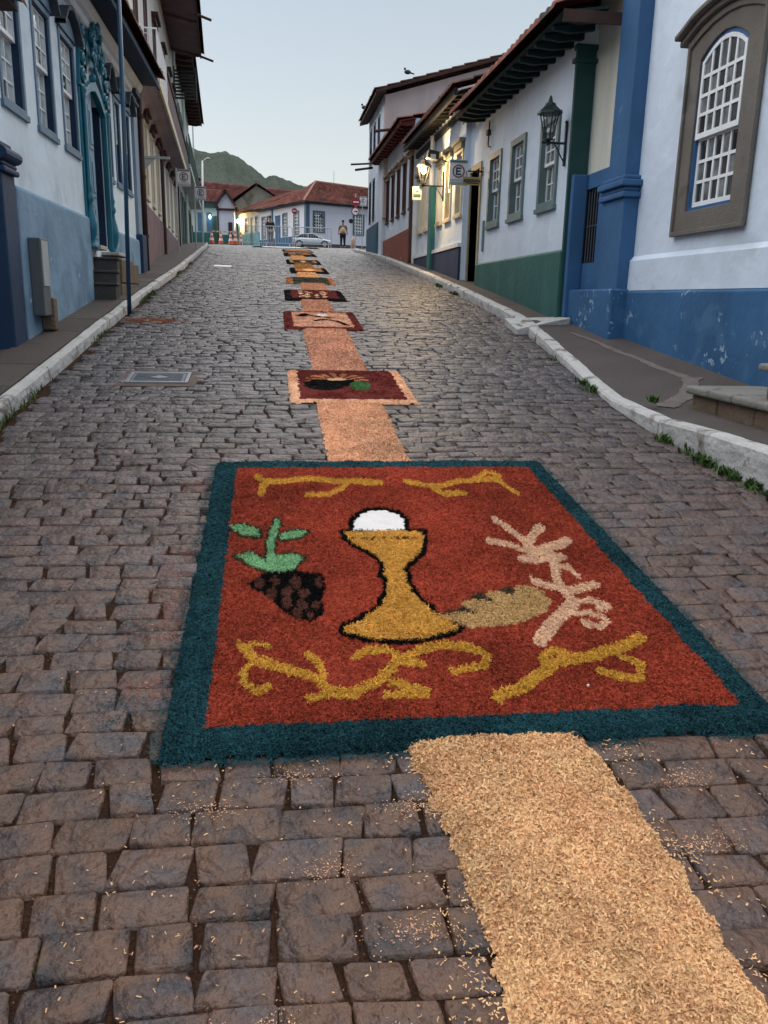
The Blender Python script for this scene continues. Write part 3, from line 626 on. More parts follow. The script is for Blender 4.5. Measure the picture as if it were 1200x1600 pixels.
strip_carpet('wide band of loose tan shavings in front of the big carpet, nearest of the strips', il([.3, 1.5, 1.8, 2.2], [.50, .47, .45, .39]), il([.3, 1.5, 1.9, 2.3], [1.03, 1.01, .99, .92]), .3, 2.235, 50000, .0125, .0046, .008, 21)
strip_carpet('tan strip between the chalice carpet and the carpet with orange rays', lambda y: .33, lambda y: .83, 4.88, 6.34, 15000, .012, .005, .012, 22, 'peach')
strip_carpet('tan strip between the orange rays carpet and the maroon bordered carpet', lambda y: .35, lambda y: .85, 7.48, 9.86, 12000, .014, .006, .016, 23, 'rose')
strip_carpet('tan strip between the maroon bordered and the black bordered pink carpet', lambda y: .41, lambda y: .82, 11.28, 12.67, 5000, .016, .007, .02, 24, 'rose')
strip_carpet('tan strip between the pink carpet and the grey green carpet with orange ends', lambda y: .49, lambda y: .92, 13.98, 15.32, 3500, .018, .008, .025, 25, 'rose')
strip_carpet('tan strip between the orange ended carpet and the orange carpet with black border', lambda y: .5, lambda y: .9, 16.48, 17.85, 2500, .02, .009, .03, 26)
strip_carpet('bright tan strip above the orange carpet with black border', lambda y: .52, lambda y: .94, 19.25, 21.1, 2500, .02, .009, .03, 27, 'yellow')
strip_carpet('farthest tan strip, short, above the yellow and grey carpet', lambda y: .52, lambda y: .94, 22.8, 25.8, 2500, .02, .01, .035, 28)

def carpet(label, x0, x1, y0, y1, cls, names, mats, cell, nchips, L, Wd, seed):
    root = thing('sawdust_carpet', label, 'carpet', ((x0+x1)/2, (y0+y1)/2, G((y0+y1)/2)), 'sawdust carpets laid up the street')
    def cl(x, y):
        xx = x+(noise2(x, y, 25, seed)-.5)*.03; yy_ = y+(noise2(x, y, 25, seed+3)-.5)*.04
        u = (xx-x0)/(x1-x0); v = (yy_-y0)/(y1-y0); c = cls(u, v); return np.where((u < 0) | (u > 1) | (v < 0) | (v > 1), 0, c)
    ed = edgebox(x0, x1, y0, y1)
    V, i, w, c, tn = slab(x0, x1, y0, y1, cell, cl, .02, seed, .04, ed)
    x = rg.uniform(x0, x1, nchips); y = rg.uniform(y0, y1, nchips)
    CV, CF, CT = chips(x, y, G(y)+.02*np.clip(ed(x, y)/.04, 0, 1)+rg.uniform(0, .006, nchips), L, Wd, .4, seed)
    parts_from(root, V, i, w, c, tn, names, mats, CV, CF, CT, cl(x, y))
    return root
def bord(u, v, bu, bv, bu2=None, bv2=None):
    return ~((u > bu) & (u < 1-(bu2 or bu)) & (v > bv) & (v < 1-(bv2 or bv)))
def ell(u, v, a, b, ra, rb): return ((u-a)/ra)**2+((v-b)/rb)**2 < 1
def c2(u, v):
    c = np.where(bord(u, v, .085, .06, .085, .02), 1, 2); an = np.arctan2((v-.62)*1.15, u-.42); r = np.hypot(u-.42, (v-.62)*1.15)
    c[(r < .27) & (v > .6) & (np.sin(an*16) > -.1) & (c == 2)] = 3
    c[(r < .09) & (v > .6)] = 4
    c[(ell(u, v, .29, .47, .17, .17)) | ((np.abs(v-.52-(u-.4)*.2) < .1) & (u > .3) & (u < .56))] = 5
    c[ell(u, v, .59, .46, .085, .15)] = 6
    return c
carpet('dark red carpet with orange rays, a black shape and a green patch, tan border', .12, 1.13, 6.33, 7.50, c2, ['', 'border', 'field', 'rays', 'glow', 'dark_figure', 'green_figure'], ['', 'peach', 'maroon', 'orange', 'pink', 'black', 'leaf'], .012, 40000, .012, .004, 31)
def c3(u, v):
    c = np.where(bord(u, v, .12, .07), 1, 2); c[(dpath(u, v, [(.2, .7), (.35, .74), (.5, .63), (.66, .6)]) < .035)] = 3
    c[dpath(u, v, [(.42, .42), (.55, .48), (.7, .38), (.8, .18)]) < .035] = 3; c[dpath(u, v, [(.25, .68), (.3, .78)]) < .06] = 3
    c[dpath(u, v, [(.42, .55), (.6, .5), (.66, .6)]) < .02] = 5; c[ell(u, v, .54, .74, .07, .07)] = 4; return c
carpet('tan carpet with maroon border and a dark crossed figure with a white spot', .13, 1.07, 9.85, 11.32, c3, ['', 'border', 'field', 'dark_figure', 'white_spot', 'gold_line'], ['', 'maroon', 'rose', 'black', 'white', 'orange'], .018, 16000, .016, .006, 32)
def c4(u, v):
    c = np.where(bord(u, v, .11, .12, .11, .05), 1, 2); f = np.sin(u*34+np.sin(v*9)*2)*np.sin(v*13+np.sin(u*11)*1.6); c[(f > .25) & (c == 2)] = 3; c[bord(u, v, .2, .2, .2, .15) & (c == 3)] = 2; return c
carpet('black bordered carpet with a swirling pink and maroon pattern', .18, 1.11, 12.65, 14.05, c4, ['', 'border', 'field', 'pink_swirls'], ['', 'black', 'maroon', 'pink'], .02, 12000, .018, .006, 33)
def c5(u, v):
    c = np.where((u < .13) | (u > .88), 1, 2); c[(noise2(u, v, 9, 2) > .6) & (c == 2)] = 3; return c
carpet('grey green carpet with orange ends, third beyond the chalice carpet with dark field', .25, 1.14, 15.3, 16.55, c5, ['', 'orange_end', 'field', 'brown_mottling'], ['', 'orange', 'darkgreen', 'twig'], .025, 6000, .02, .008, 34)
def c6(u, v):
    c = np.where(bord(u, v, .14, .22, .14, .12), 1, 2); c[ell(u, v, .5, .55, .16, .25)] = 3; return c
carpet('orange carpet with heavy black border and a paler middle', .37, 1.18, 17.8, 19.3, c6, ['', 'border', 'field', 'pale_middle'], ['', 'black', 'orange', 'tan'], .03, 5000, .022, .009, 35)
def c7(u, v):
    c = np.where(bord(u, v, .1, .15, .1, .05), 1, 2); c[~bord(u, v, .2, .22, .2, .15)] = 3; c[ell(u, v, .5, .5, .08, .2)] = 4; return c
carpet('yellow framed carpet with grey green field and black border', .35, 1.2, 21.0, 22.95, c7, ['', 'border', 'frame', 'field', 'pale_spot'], ['', 'black', 'yellow', 'darkgreen', 'tan'], .035, 4000, .025, .01, 36)
def c8(u, v):
    c = np.where(bord(u, v, .16, .3, .14, .05), 1, 2); c[noise2(u, v, 7, 3) > .66] = 3; return c
carpet('brown orange carpet with black corners near the crest', .35, 1.33, 25.6, 28.6, c8, ['', 'border', 'field', 'brown_mottling'], ['', 'black', 'orange', 'twig'], .045, 3000, .03, .012, 37)
carpet('flat orange carpet right at the crest of the street', .36, 1.45, 30.0, 33.5, lambda u, v: np.where(bord(u, v, .1, .12), 1, 2), ['', 'border', 'field'], ['', 'twig', 'orange'], .06, 2500, .03, .012, 38)
carpet('long white and black carpet beyond the crest, farthest of all', -.9, 2.1, 37.5, 42, lambda u, v: np.where(bord(u, v, .16, .1, .16, .1), 1, np.where(ell(u, v, .82, .5, .1, .4), 3, 2)), ['', 'border', 'field', 'gold_corner'], ['', 'black', 'white', 'orange'], .09, 2000, .03, .012, 39)

# loose shavings and coloured dust blown over the setts
def scatter(name, x, y, L, Wd, m, seed, dz=.004):
    CV, CF, CT = chips(x, y, G(y)+dz, L, Wd, .12, seed, .12); return npmesh(name, CV, CF, SM[m], None, tone=CT, kind='stuff')
x = np.concatenate([rg.uniform(-.5, 1.6, 800), rg.normal(.43, .05, 700), rg.normal(1.05, .045, 500)]); y = np.concatenate([rg.uniform(1.1, 2.16, 800), rg.uniform(1.1, 2.2, 1200)])
k = (noise2(x, y, 9, 4) > .38) & ~((x > .5) & (x < .98)); scatter('loose_tan_shavings', x[k], y[k], .008, .0028, 'tan', 51)
x = np.concatenate([rg.normal(cx0, .05, 150) for cx0 in (-.05, .12, .30, .36, .25, 1.12, 1.18, -.2, .05)]); y = np.concatenate([rg.normal(cy0, .02, 150) for cy0 in (1.36, 1.75, 1.55, 1.95, 1.3, 1.75, 2.0, 1.98, 2.1)]); scatter('tan_powder', x, y, .0038, .0018, 'peach', 57)
ex = rg.uniform(-.34, 1.64, 3000); scatter('loose_teal_dust', np.concatenate([ex, rg.normal(-.36, .018, 3500), rg.normal(1.665, .015, 2000), rg.normal(-.95, .09, 260), rg.normal(-.52, .05, 260)]),
        np.concatenate([rg.normal(2.172, .012, 3000), rg.uniform(2.18, 4.9, 5500), rg.normal(2.85, .05, 260), rg.normal(2.45, .05, 260)]), .007, .002, 'teal', 52)
ry_ = rg.uniform(2.5, 4.6, 2600); k = noise2(ry_*0, ry_, 5, 3) > .35; scatter('loose_red_dust', (-.36-np.abs(rg.normal(0, .09, 2600)))[k], ry_[k], .006, .002, 'red', 53)

# ---------------------------------------------------------------- right side of the street
blue = mat('blue_limewash', (.042, .12, .26), .7, .16, 1.6, .3, 14, .25, streak=.2, dirt=((.22, .30, .38), 7, .70))
bluepl = mat('scuffed_blue_plinth', (.035, .115, .25), .65, .16, 1.6, .35, 14, .25, streak=.25, dirt=((.055, .145, .28), 3, .54), patch=((.27, .38, .50), 15, .60, 1.3))
dgreen = mat('dark_eave_green', (.012, .03, .032), .7, .15, 3, .2, 30, .2)
green = mat('green_paint', (.014, .06, .06), .6, .15, 3, .15, 30, .3, streak=.15)
greenpl = mat('green_plinth', (.036, .125, .118), .7, .14, 2, .3, 14, .2, streak=.25)
greyg = mat('grey_green_paint', (.13, .19, .20), .6, .12, 4, .15, 40, .3)
navy = mat('navy_plinth', (.035, .05, .10), .75, .2, 2, .3, 14, .2, streak=.2, dirt=((.2, .2, .22), 6, .7))
teal_p = mat('teal_paint', (.025, .15, .16), .5, .12, 3, .15, 30, .35)
redp = mat('red_plinth', (.23, .065, .045), .75, .15, 2, .3, 14, .2, streak=.2, patch=((.42, .33, .30), 4, .68))
red = mat('oxblood_paint', (.11, .015, .013), .55, .15, 3, .15, 30, .3)
brown = mat('brown_wood', (.055, .03, .025), .7, .25, 3, .3, 30, .2)
pinkw = mat('weathered_pink_plaster', (.50, .44, .45), .9, .12, 1.2, .3, 10, .1, streak=.25)
tealpl = mat('dark_teal_plinth', (.03, .10, .16), .75, .15, 2, .3, 14, .2, streak=.2)

def soffit(F, root, u0, u1, ov, zw, ze, mboard, mraft, pitch=.34, rw=.09, rh=.09, fascia=None, name='soffit'):
    MB(F).hexa([(u0, -.02, zw+.06), (u1, -.02, zw+.06), (u1, ov, ze+.04), (u0, ov, ze+.04), (u0, -.02, zw+.09), (u1, -.02, zw+.09), (u1, ov, ze+.07), (u0, ov, ze+.07)]).build(name, mboard, root)
    n = int((u1-u0)/pitch); first = None
    for i in range(n):
        u = u0+.05+i*(u1-u0-.1-rw)/(n-1)
        if first is None:
            b = MB(F); b.prism([(-.01, zw+.055), (-.01, zw-rh*.6), (ov*.55, (zw+ze)/2-rh*.7), (ov*.8, ze-rh*.15), (ov-.03, ze-rh*.1), (ov-.03, ze+.035)], 0, u, u+rw); first = b.build('rafter_tail', mraft, root, bevel=.006); fu = u
        else: again(first, root, F.vec(u-fu, 0, 0))
    if fascia: MB(F).box(u0, u1, ov-.02, ov+.02, ze-.03, ze+.075).build('fascia', fascia, root)

def sash_windows(F, root, us, z0, z1, cols, ru, rl, rail, mf, ms, mg, fw=.08, single=True, **k):
    """alike windows: one is built, the others are copies of it and its pieces"""
    w = None
    for a, b in us:
        if w is None: w = window(F, root, a, b, z0, z1, cols, ru, rl, rail, mf, ms, mg, fw, single=single, **k); a0 = a
        else: again(w, root, F.vec(a-a0, 0, 0))
    return [whole(a, b, z0, z1, k.get('rise', 0), fw) for a, b in us]

# R1: tall white house with the big stone-framed window
F = FR(3.90); h1 = thing('white_house', 'white house with blue plinth and one large arched window in a grey stone surround', 'house', (3.9, 7, 0))
wh = [whole(7.0, 7.72, 2.50, 3.70, .15, .05)]
wall(F, .5, 9.0, -.4, 8.2, [(6.9, 7.87, 2.4, 3.95)], white, h1, 6)
g2 = [gl, gld, gl, gld]
window(F, h1, 7.02, 7.755, 2.50, 3.735, 5, 4, 3, 3.09, mat('blue_frame_paint', (.03, .10, .24), .45, .1, 5, .1, 40, .4), whitep, g2, fw=.03, rise=.14, depth=.14, proud=.008, bar=.028, stile=.036, front=.048)
inn = outline(6.99, 7.785, 2.47, 3.765, .145); out = outline(6.73, 7.99, 2.27, 3.95, .13)
MB(F).ring(inn, out, -.14, .03).build('stone_surround', stone, h1, bevel=.008)
inn2 = outline(6.85, 7.87, 2.37, 3.83, .14)
MB(F).ring(outline(6.755, 7.965, 2.295, 3.90, .13), outline(6.715, 8.005, 2.255, 3.955, .13), .02, .055).build('surround_moulding', stone, h1, bevel=.008)
def ogee(u): t = (u-7.36)/.72; return 4.13-.02+.035*math.cos(t*math.pi)-.10*max(0, abs(t)-.55)**1.2*1.9
path = [(7.36+.72*t, ogee(7.36+.72*t)) for t in [i/12-1 for i in range(25)]]
for k, (dz, v1, hh) in enumerate(((0, .10, .05), (.05, .16, .045))):
    MB(F).ring([(u, z+dz-.06) for u, z in path], [(u, z+dz+hh-.06) for u, z in path], 0, v1, closed=False).build('hood_moulding', stone, h1, smooth=False, bevel=.012)
MB(F).prism([(0, 1.76), (.045, 1.76), (.04, 2.07), (.0, 2.12)], 0, .5, 8.98).build('white_band', white, h1)
b = MB(F)
us = np.arange(.5, 8.96, .5)
b.prism([(0, -.4), (.075, -.4), (.065, 1.74), (.0, 1.785)], 0, .5, 8.97); b.build('plinth', bluepl, h1, bevel=.012)
# pilaster that ends the house
F3 = FR(3.90)
MB(F3).box(8.96, 9.42, -.3, .16, 2.93, 8.2).build('pilaster', blue, h1, bevel=.01)
MB(F3).box(8.90, 9.50, -.3, .17, 1.76, 2.72).build('pilaster_pedestal', blue, h1, bevel=.01)
MB(F3).box(8.86, 9.54, -.3, .21, 2.72, 2.78).box(8.88, 9.52, -.3, .19, 2.782, 2.83).box(8.84, 9.56, -.3, .23, 2.832, 2.90).box(8.90, 9.50, -.3, .19, 2.902, 2.95).build('pilaster_base_moulding', blue, h1, bevel=.015)
MB(F3).box(8.86, 10.27, -.3, .24, .9, 1.775).build('pilaster_plinth', bluepl, h1, bevel=.02)

# low blue wall with the barred opening and the cream wall over it
F = FR(3.80); an = thing('blue_annex', 'low blue wall with a barred opening under a cream wall, beside the tall blue pilaster', 'annex', (3.8, 9.9, 0))
wall(F, 9.45, 10.36, .9, 3.12, [(9.80, 10.22, 2.09, 2.95)], blue, an, 1.5, .2)
MB(F).box(9.43, 10.33, -1.4, -.03, 3.121, 5.1).build('upper_wall', cream, an)
MB(F).box(10.19, 10.284, .001, .185, 1.0, 3.119).build('buttress', blue, an, bevel=.012)
b = MB(F)
for i in range(5): b.tube([(9.84+.085*i, -.03, 2.09), (9.84+.085*i, -.03, 2.95)], .009, 6)
b.tube([(9.80, -.03, 2.52), (10.22, -.03, 2.52)], .009, 6); b.build('window_bars', mat('dull_bar_metal', (.06, .07, .09), .5), an)
MB(F).ring([(9.806, 2.096), (10.214, 2.096), (10.214, 2.944), (9.806, 2.944)], [(9.802, 2.092), (10.218, 2.092), (10.218, 2.948), (9.802, 2.948)], -.199, -.012).build('painted_shade_lining', dark, an); MB(F).box(9.803, 10.217, -.198, -.19, 2.093, 2.947).build('void', dark, an)  # black lining and back sheet paint in the shade of a deeper recess

# R2: white house with green plinth
F = FR(3.60); h2 = thing('green_trimmed_house', 'low white house with green plinth, grey green window frames and a dark green eave', 'house', (3.6, 12.5, 0))
us2 = [(10.84, 11.42), (12.28, 12.88), (13.58, 14.16)]
holes = [whole(a, b, 2.90, 3.86, 0, .085) for a, b in us2]+[(14.86, 15.55, 1.6, 3.85)]
wall(F, 10.3, 15.75, 1.0, 4.72, holes, white, h2, 5.5, .3)
sash_windows(F, h2, us2, 2.90, 3.86, 3, 3, 2, 3.36, greyg, whitep, [gl, gld, gld], .085, sill=.05, bar=.018, stile=.03, depth=.14, swap=True)
MB(F).prism([(0, 1.0), (.05, 1.0), (.045, 2.235), (0, 2.265)], 0, 10.31, 14.8).build('plinth', greenpl, h2, bevel=.012)
MB(F).box(10.288, 10.35, -.22, .02, 1.3, 4.52).build('corner_post', green, h2, bevel=.006)
MB(F).box(10.262, 10.38, -.24, .05, 4.36, 4.41).box(10.27, 10.37, -.23, .04, 4.5, 4.56).build('post_capital', green, h2, bevel=.01)
MB(F).ring([(14.86, 1.6), (14.86, 3.85), (15.55, 3.85), (15.55, 1.6)], [(14.78, 1.6), (14.78, 3.95), (15.63, 3.95), (15.63, 1.6)], -.28, .03, closed=False).build('door_frame', mat('ochre_stone', (.36, .30, .20), .8, .15, 6), h2)
dl = MB(F).box(14.87, 15.54, -.27, -.23, 1.7, 3.84).build('door', green, h2)
MB(F).box(14.95, 15.17, -.232, -.215, 2.2, 3.0).box(15.24, 15.46, -.232, -.215, 2.2, 3.0).box(14.95, 15.17, -.232, -.215, 3.1, 3.7).box(15.24, 15.46, -.232, -.215, 3.1, 3.7).build('door_panel', green, dl, bevel=.006)
soffit(F, h2, 9.46, 14.85, .50, 4.62, 4.56, dgreen, dgreen, .30, .07, .08, fascia=None)
MB(F).box(9.43, 9.455, -.3, .5, 4.52, 4.64).build('end_board', brown, h2)
tiles(F, 9.44, 14.9, .60, 4.66, -2.6, 5.95, tile_m, h2); tiles(F, 9.44, 14.9, -5.4, 4.9, -2.6, 5.95, tile_m, h2)
tiles(F, 14.9, 15.75, .16, 4.70, -2.6, 5.6, tile_m, h2)
MB(F).prism([(-5.5, 4.6), (-.03, 4.71), (-2.6, 5.86)], 0, 10.32, 14.8).build('gable_wall', white, h2)
MB(F).box(14.42, 14.49, .0, .03, 2.45, 2.95).build('meter_cover', greyg, h2)
MB(F).tube([(14.35, .02, 4.5), (14.35, .03, 4.15), (14.33, .03, 4.1), (14.2, .03, 4.08)], .012, 6).box(14.3, 14.4, .005, .06, 4.28, 4.36).build('cable', brown, h2)

# R3: white house with navy plinth and striped eave
F = FR(3.50); h3 = thing('striped_eave_house', 'white house with navy plinth and a black and white striped eave, lit by the lantern', 'house', (3.5, 18, 0))
us3 = [(15.88, 16.34), (16.86, 17.30), (17.72, 18.14), (19.25, 19.62), (20.05, 20.42)]
holes = [whole(a, b, 3.22, 4.28, 0, .05) for a, b in us3]
wall(F, 15.75, 20.9, 1.5, 5.2, holes, white, h3, 5.5, .2)
cr_p = mat('cream_paint', (.55, .50, .38), .6, .1, 5)
sash_windows(F, h3, us3, 3.22, 4.28, 2, 3, 2, 3.72, cr_p, whitep, [gl], .05, single=False, hood=(mat('olive_moulding', (.20, .19, .15), .8, .2, 5), .16, .12), sill=.05)
MB(F).prism([(0, 1.5), (.05, 1.5), (.045, 2.58), (0, 2.60)], 0, 15.76, 20.89).build('plinth', navy, h3)
MB(F).box(15.77, 20.88, 0, .06, 2.60, 2.67).build('plinth_cap', whitep, h3)
MB(F).box(18.42, 18.78, 0, .10, 1.9, 4.0).build('drain_casing', teal_p, h3, bevel=.01)
MB(F).tube([(18.6, .08, 4.0), (18.6, .08, 5.0)], .05, 8).build('downpipe', whitep, h3)
blk = mat('black_rafter_paint', (.012, .013, .016), .6, .1, 5)
MB(F).hexa([(15.2, -.02, 5.22), (20.95, -.02, 5.22), (20.95, .32, 5.12), (15.2, .32, 5.12), (15.2, -.02, 5.25), (20.95, -.02, 5.25), (20.95, .32, 5.15), (15.2, .32, 5.15)]).build('soffit', whitep, h3)
first = None
for i in range(17):
    u = 15.25+i*.345
    if first is None:
        b = MB(F); b.hexa([(u, 0, 5.11), (u+.17, 0, 5.11), (u+.11, .30, 5.08), (u+.07, .30, 5.08), (u, 0, 5.215), (u+.17, 0, 5.215), (u+.11, .30, 5.115), (u+.07, .30, 5.115)]); first = b.build('rafter_tail', blk, h3); fu = u
    else: again(first, h3, F.vec(u-fu, 0, 0))
MB(F).box(15.2, 20.95, .30, .36, 5.05, 5.17).build('fascia', blk, h3); MB(F).box(15.75, 20.92, 0, .06, 4.9, 5.0).build('wall_plate', blk, h3)
tiles(F, 15.15, 21.0, .42, 5.19, -3.0, 6.3, tile_d, h3, .2); tiles(F, 15.15, 21, -6, 5.2, -3.0, 6.3, tile_d, h3, .2)
MB(F).prism([(-5.5, 4.6), (.0, 5.16), (-3.0, 6.24)], 0, 15.74, 20.85).build('gable_wall', mat('gable_blue', (.05, .14, .36), .7, .1, 3), h3)

# R4: red trimmed house
F = FR(3.40); h4 = thing('red_trimmed_house', 'white house with brick red plinth, dark red eave and five narrow hooded windows', 'house', (3.4, 23.8, 0))
us4 = [(20.98+i*1.07, 21.36+i*1.07) for i in range(5)]
wall(F, 20.9, 27.0, 2.0, 5.8, [whole(a, b, 3.85, 4.92, 0, .06) for a, b in us4], white, h4, 5.5, .2)
sash_windows(F, h4, us4, 3.85, 4.92, 2, 3, 2, 4.35, mat('brown_red_frame', (.06, .02, .018), .6), whitep, [gl], .045, single=False, hood=(mat('tan_moulding', (.26, .20, .15), .8, .2, 5), .16, .13), sill=.05)
MB(F).prism([(0, 2.0), (.05, 2.0), (.045, 3.33), (0, 3.36)], 0, 20.92, 26.3).build('plinth', redp, h4)
MB(F).box(26.35, 26.75, 0, .08, 2.7, 5.0).build('door_casing', red, h4); MB(F).box(20.9, 21.05, 0, .07, 2.2, 5.4).build('corner_board', brown, h4)
soffit(F, h4, 20.85, 27.1, .36, 5.72, 5.66, red, red, .4, .1, .1, fascia=red)
tiles(F, 20.85, 27.1, .44, 5.74, -3, 6.55, tile_m, h4, .22)
tiles(F, 20.85, 27.1, -6, 5.6, -3, 6.55, tile_m, h4, .22)
MB(F).prism([(-5.5, 4.6), (-.0, 5.7), (-3.0, 6.48)], 0, 20.95, 27.0).build('gable_wall', pinkw, h4)
for u, z in ((27.0, 5.55), (22.0, 5.75)): MB(F).tube([(u, .3, z), (u-.1, .85, z-.1)], .035, 6).build('gutter_spout', brown, h4)

# R5: the tallest, at the crest
F = FR(3.30); h5 = thing('tall_corner_house', 'tall two storey white house with weathered side wall standing highest on the right', 'house', (3.3, 28, 0))
ua = [(26.95, 27.3), (28.1, 28.45), (29.1, 29.45)]
wall(F, 27.0-.9, 29.95, 2.6, 7.45, [(a, b, 4.15, 5.35) for a, b in ua[1:]]+[(a, b, 6.0, 7.0) for a, b in ua], white, h5, 9, .2)
nv = mat('navy_paint', (.02, .035, .08), .5, .1, 5)
for zz0, zz1, arr in ((4.15, 5.35, ua[1:]), (6.0, 7.0, ua)):
    f0 = None
    for a, bb in arr:
        if f0 is None:
            f0 = MB(F).ring([(a, zz0), (bb, zz0), (bb, zz1), (a, zz1)], [(a-.06, zz0-.06), (bb+.06, zz0-.06), (bb+.06, zz1+.06), (a-.06, zz1+.06)], -.15, .02).build('window', nv, h5); a0 = a
            p = MB(F); p.add([(a, -.1, zz0), (bb, -.1, zz0), (bb, -.1, zz1), (a, -.1, zz1)], [(0, 1, 2, 3)]); p.build('glass', gl, f0)
            MB(F).box(a, bb, -.09, -.07, (zz0+zz1)/2-.02, (zz0+zz1)/2+.02).box((a+bb)/2-.015, (a+bb)/2+.015, -.09, -.07, zz0, zz1).build('glazing_bars', nv, f0)
        else: again(f0, h5, F.vec(a-a0, 0, 0))
MB(F).prism([(0, 2.6), (.05, 2.6), (.045, 3.95), (0, 3.97)], 0, 26.9, 29.96).build('plinth', tealpl, h5)
MB(F).prism([(-9, 4.0), (-.0, 4.0), (-.0, 7.35), (-9, 10.0)], 0, 25.78, 26.08).build('side_wall', pinkw, h5)
tiles(F, 25.6, 30.2, .34, 7.44, -9, 10.2, tile_d, h5, .2)
MB(F).hexa([(25.6, 0, 7.4), (30.2, 0, 7.4), (30.2, .3, 7.32), (25.6, .3, 7.32), (25.6, 0, 7.5), (30.2, 0, 7.5), (30.2, .3, 7.42), (25.6, .3, 7.42)]).build('soffit', brown, h5)
MB(F).prism([(.3, 7.36), (.3, 7.44), (-9, 10.2), (-9, 10.1)], 0, 25.58, 25.68).build('verge_board', brown, h5)
MB(F).tube([(29.2, .0, 6.0), (28.9, .7, 5.9)], .03, 6).build('gutter_spout', brown, h5)

# ---------------------------------------------------------------- lanterns and signs on the right
def lantern(name, label, wx, y, ax, zarm, s=1.0, lit=False, barm=iron, group=None):
    t = thing(name, label, 'street lantern', (wx, y, zarm), group)
    lx = ax+.05*s; gm = mat('lantern_glass_lit', (.9, .8, .5), .3, 0, 1, 0, emis=(1, .62, .22), es=5) if lit else glassmat('lantern_glass')
    b = MB(); b.box(wx-.03, wx-.005, y-.018, y+.018, zarm-.26*s, zarm+.22*s); b.tube([(wx-.01, y, zarm), (ax-.03, y, zarm)], .014, 6)
    b.tube([(wx-.02, y, zarm-.22*s), (wx-.16*s, y, zarm-.005)], .008, 6); b.ball((wx-.018, y, zarm+.24*s), .022, 8, 5); b.build('bracket', barm, t)
    z0, z1 = zarm+.03, zarm+.03+.30*s; r0, r1 = .045*s, .115*s
    b = MB(); b.lathe(lx, y, [(.03*s, zarm-.03), (.018*s, zarm+.0), (.03*s, zarm+.01), (.02*s, z0-.005), (r0+.012, z0), (r0+.012, z0+.012)], 8)
    K = [(math.cos(a), math.sin(a)) for a in [math.pi*2*(i+.5)/6 for i in range(6)]]
    for i, (c, q) in enumerate(K):
        b.tube([(lx+r0*c, y+r0*q, z0), (lx+r1*c, y+r1*q, z1)], .006*s+.002, 5)
        c2_, q2 = K[(i+1) % 6]; b.tube([(lx+r1*c, y+r1*q, z1), (lx+r1*c2_, y+r1*q2, z1)], .008, 5); b.tube([(lx+(r0+.02)*c, y+(r0+.02)*q, z0+.07*s), (lx+(r0+.02)*c2_, y+(r0+.02)*q2, z0+.07*s)], .005, 5)
    b.build('cage', barm, t)
    MB().lathe(lx, y, [(r1+.045*s, z1-.01), (r1+.04*s, z1+.012), (r1*.62, z1+.085*s), (r1*.55, z1+.11*s), (.03*s, z1+.125*s), (.026*s, z1+.15*s), (.014*s, z1+.19*s), (.004, z1+.2*s)], 6).build('hood', barm, t)
    b = MB()
    for i in range(6):
        (c, q), (c2_, q2) = K[i], K[(i+1) % 6]; e = .96
        b.add([(lx+r0*e*c, y+r0*e*q, z0+.012), (lx+r0*e*c2_, y+r0*e*q2, z0+.012), (lx+r1*e*c2_, y+r1*e*q2, z1-.01), (lx+r1*e*c, y+r1*e*q, z1-.01)], [(0, 1, 2, 3)])
    if lit:
        MB().ball((lx, y, z1-.07), (.05, .05, .07), 10, 8).build('bulb', mat('glowing_bulb', (1, .9, .7), .5, 0, 1, 0, emis=(1, .72, .36), es=60), t)
        ld = bpy.data.lights.new('lantern_light', 'POINT'); ld.energy = 95; ld.color = (1, .66, .30); ld.shadow_soft_size = .06
        lo = bpy.data.objects.new('lantern_light', ld); COL.objects.link(lo); lo.parent = t; lo.location = (lx-wx-.12, -.14, z1-.03-zarm)
    else:
        b.build('pane', mat('clear_glass', (.7, .8, .85), .05, 0, 1, 0), t)
        m = MATS['clear_glass']; n_ = m.node_tree; pb = n_.nodes['Principled BSDF']; pb.inputs['Alpha'].default_value = .05
        MB().ball((lx, y, z0+.10), (.022, .022, .035), 8, 6).build('bulb', whitep, t)
    return t
lantern('wall_lantern', 'unlit black lantern on a green wall bracket in front of the nearest green framed window', 3.6, 10.5, 3.31, 3.51, 1.0, False, mat('dark_green_iron', (.008, .02, .022), .45, .1, 8, .1, 80, .4), 'wall lanterns')
lantern('wall_lantern', 'glowing lantern on the house with the striped eave', 3.5, 17.6, 3.01, 3.88, 1.1, True, iron, 'wall lanterns')
fl = thing('flood_light', 'dark flood light on the wall just above the glowing lantern', 'flood light', (3.5, 17.2, 4.3))
MB().tube([(3.5, 17.2, 4.28), (3.3, 17.2, 4.33)], .014, 6).build('arm', iron, fl)
MB().hexa([(3.05, 17.1, 4.34), (3.27, 17.1, 4.30), (3.27, 17.34, 4.30), (3.05, 17.34, 4.34), (3.08, 17.14, 4.50), (3.30, 17.14, 4.46), (3.30, 17.34, 4.46), (3.08, 17.34, 4.50)]).build('housing', iron, fl, bevel=.01)
MB().box(3.11, 3.21, 17.09, 17.12, 4.31, 4.40).build('lens', glc, fl)

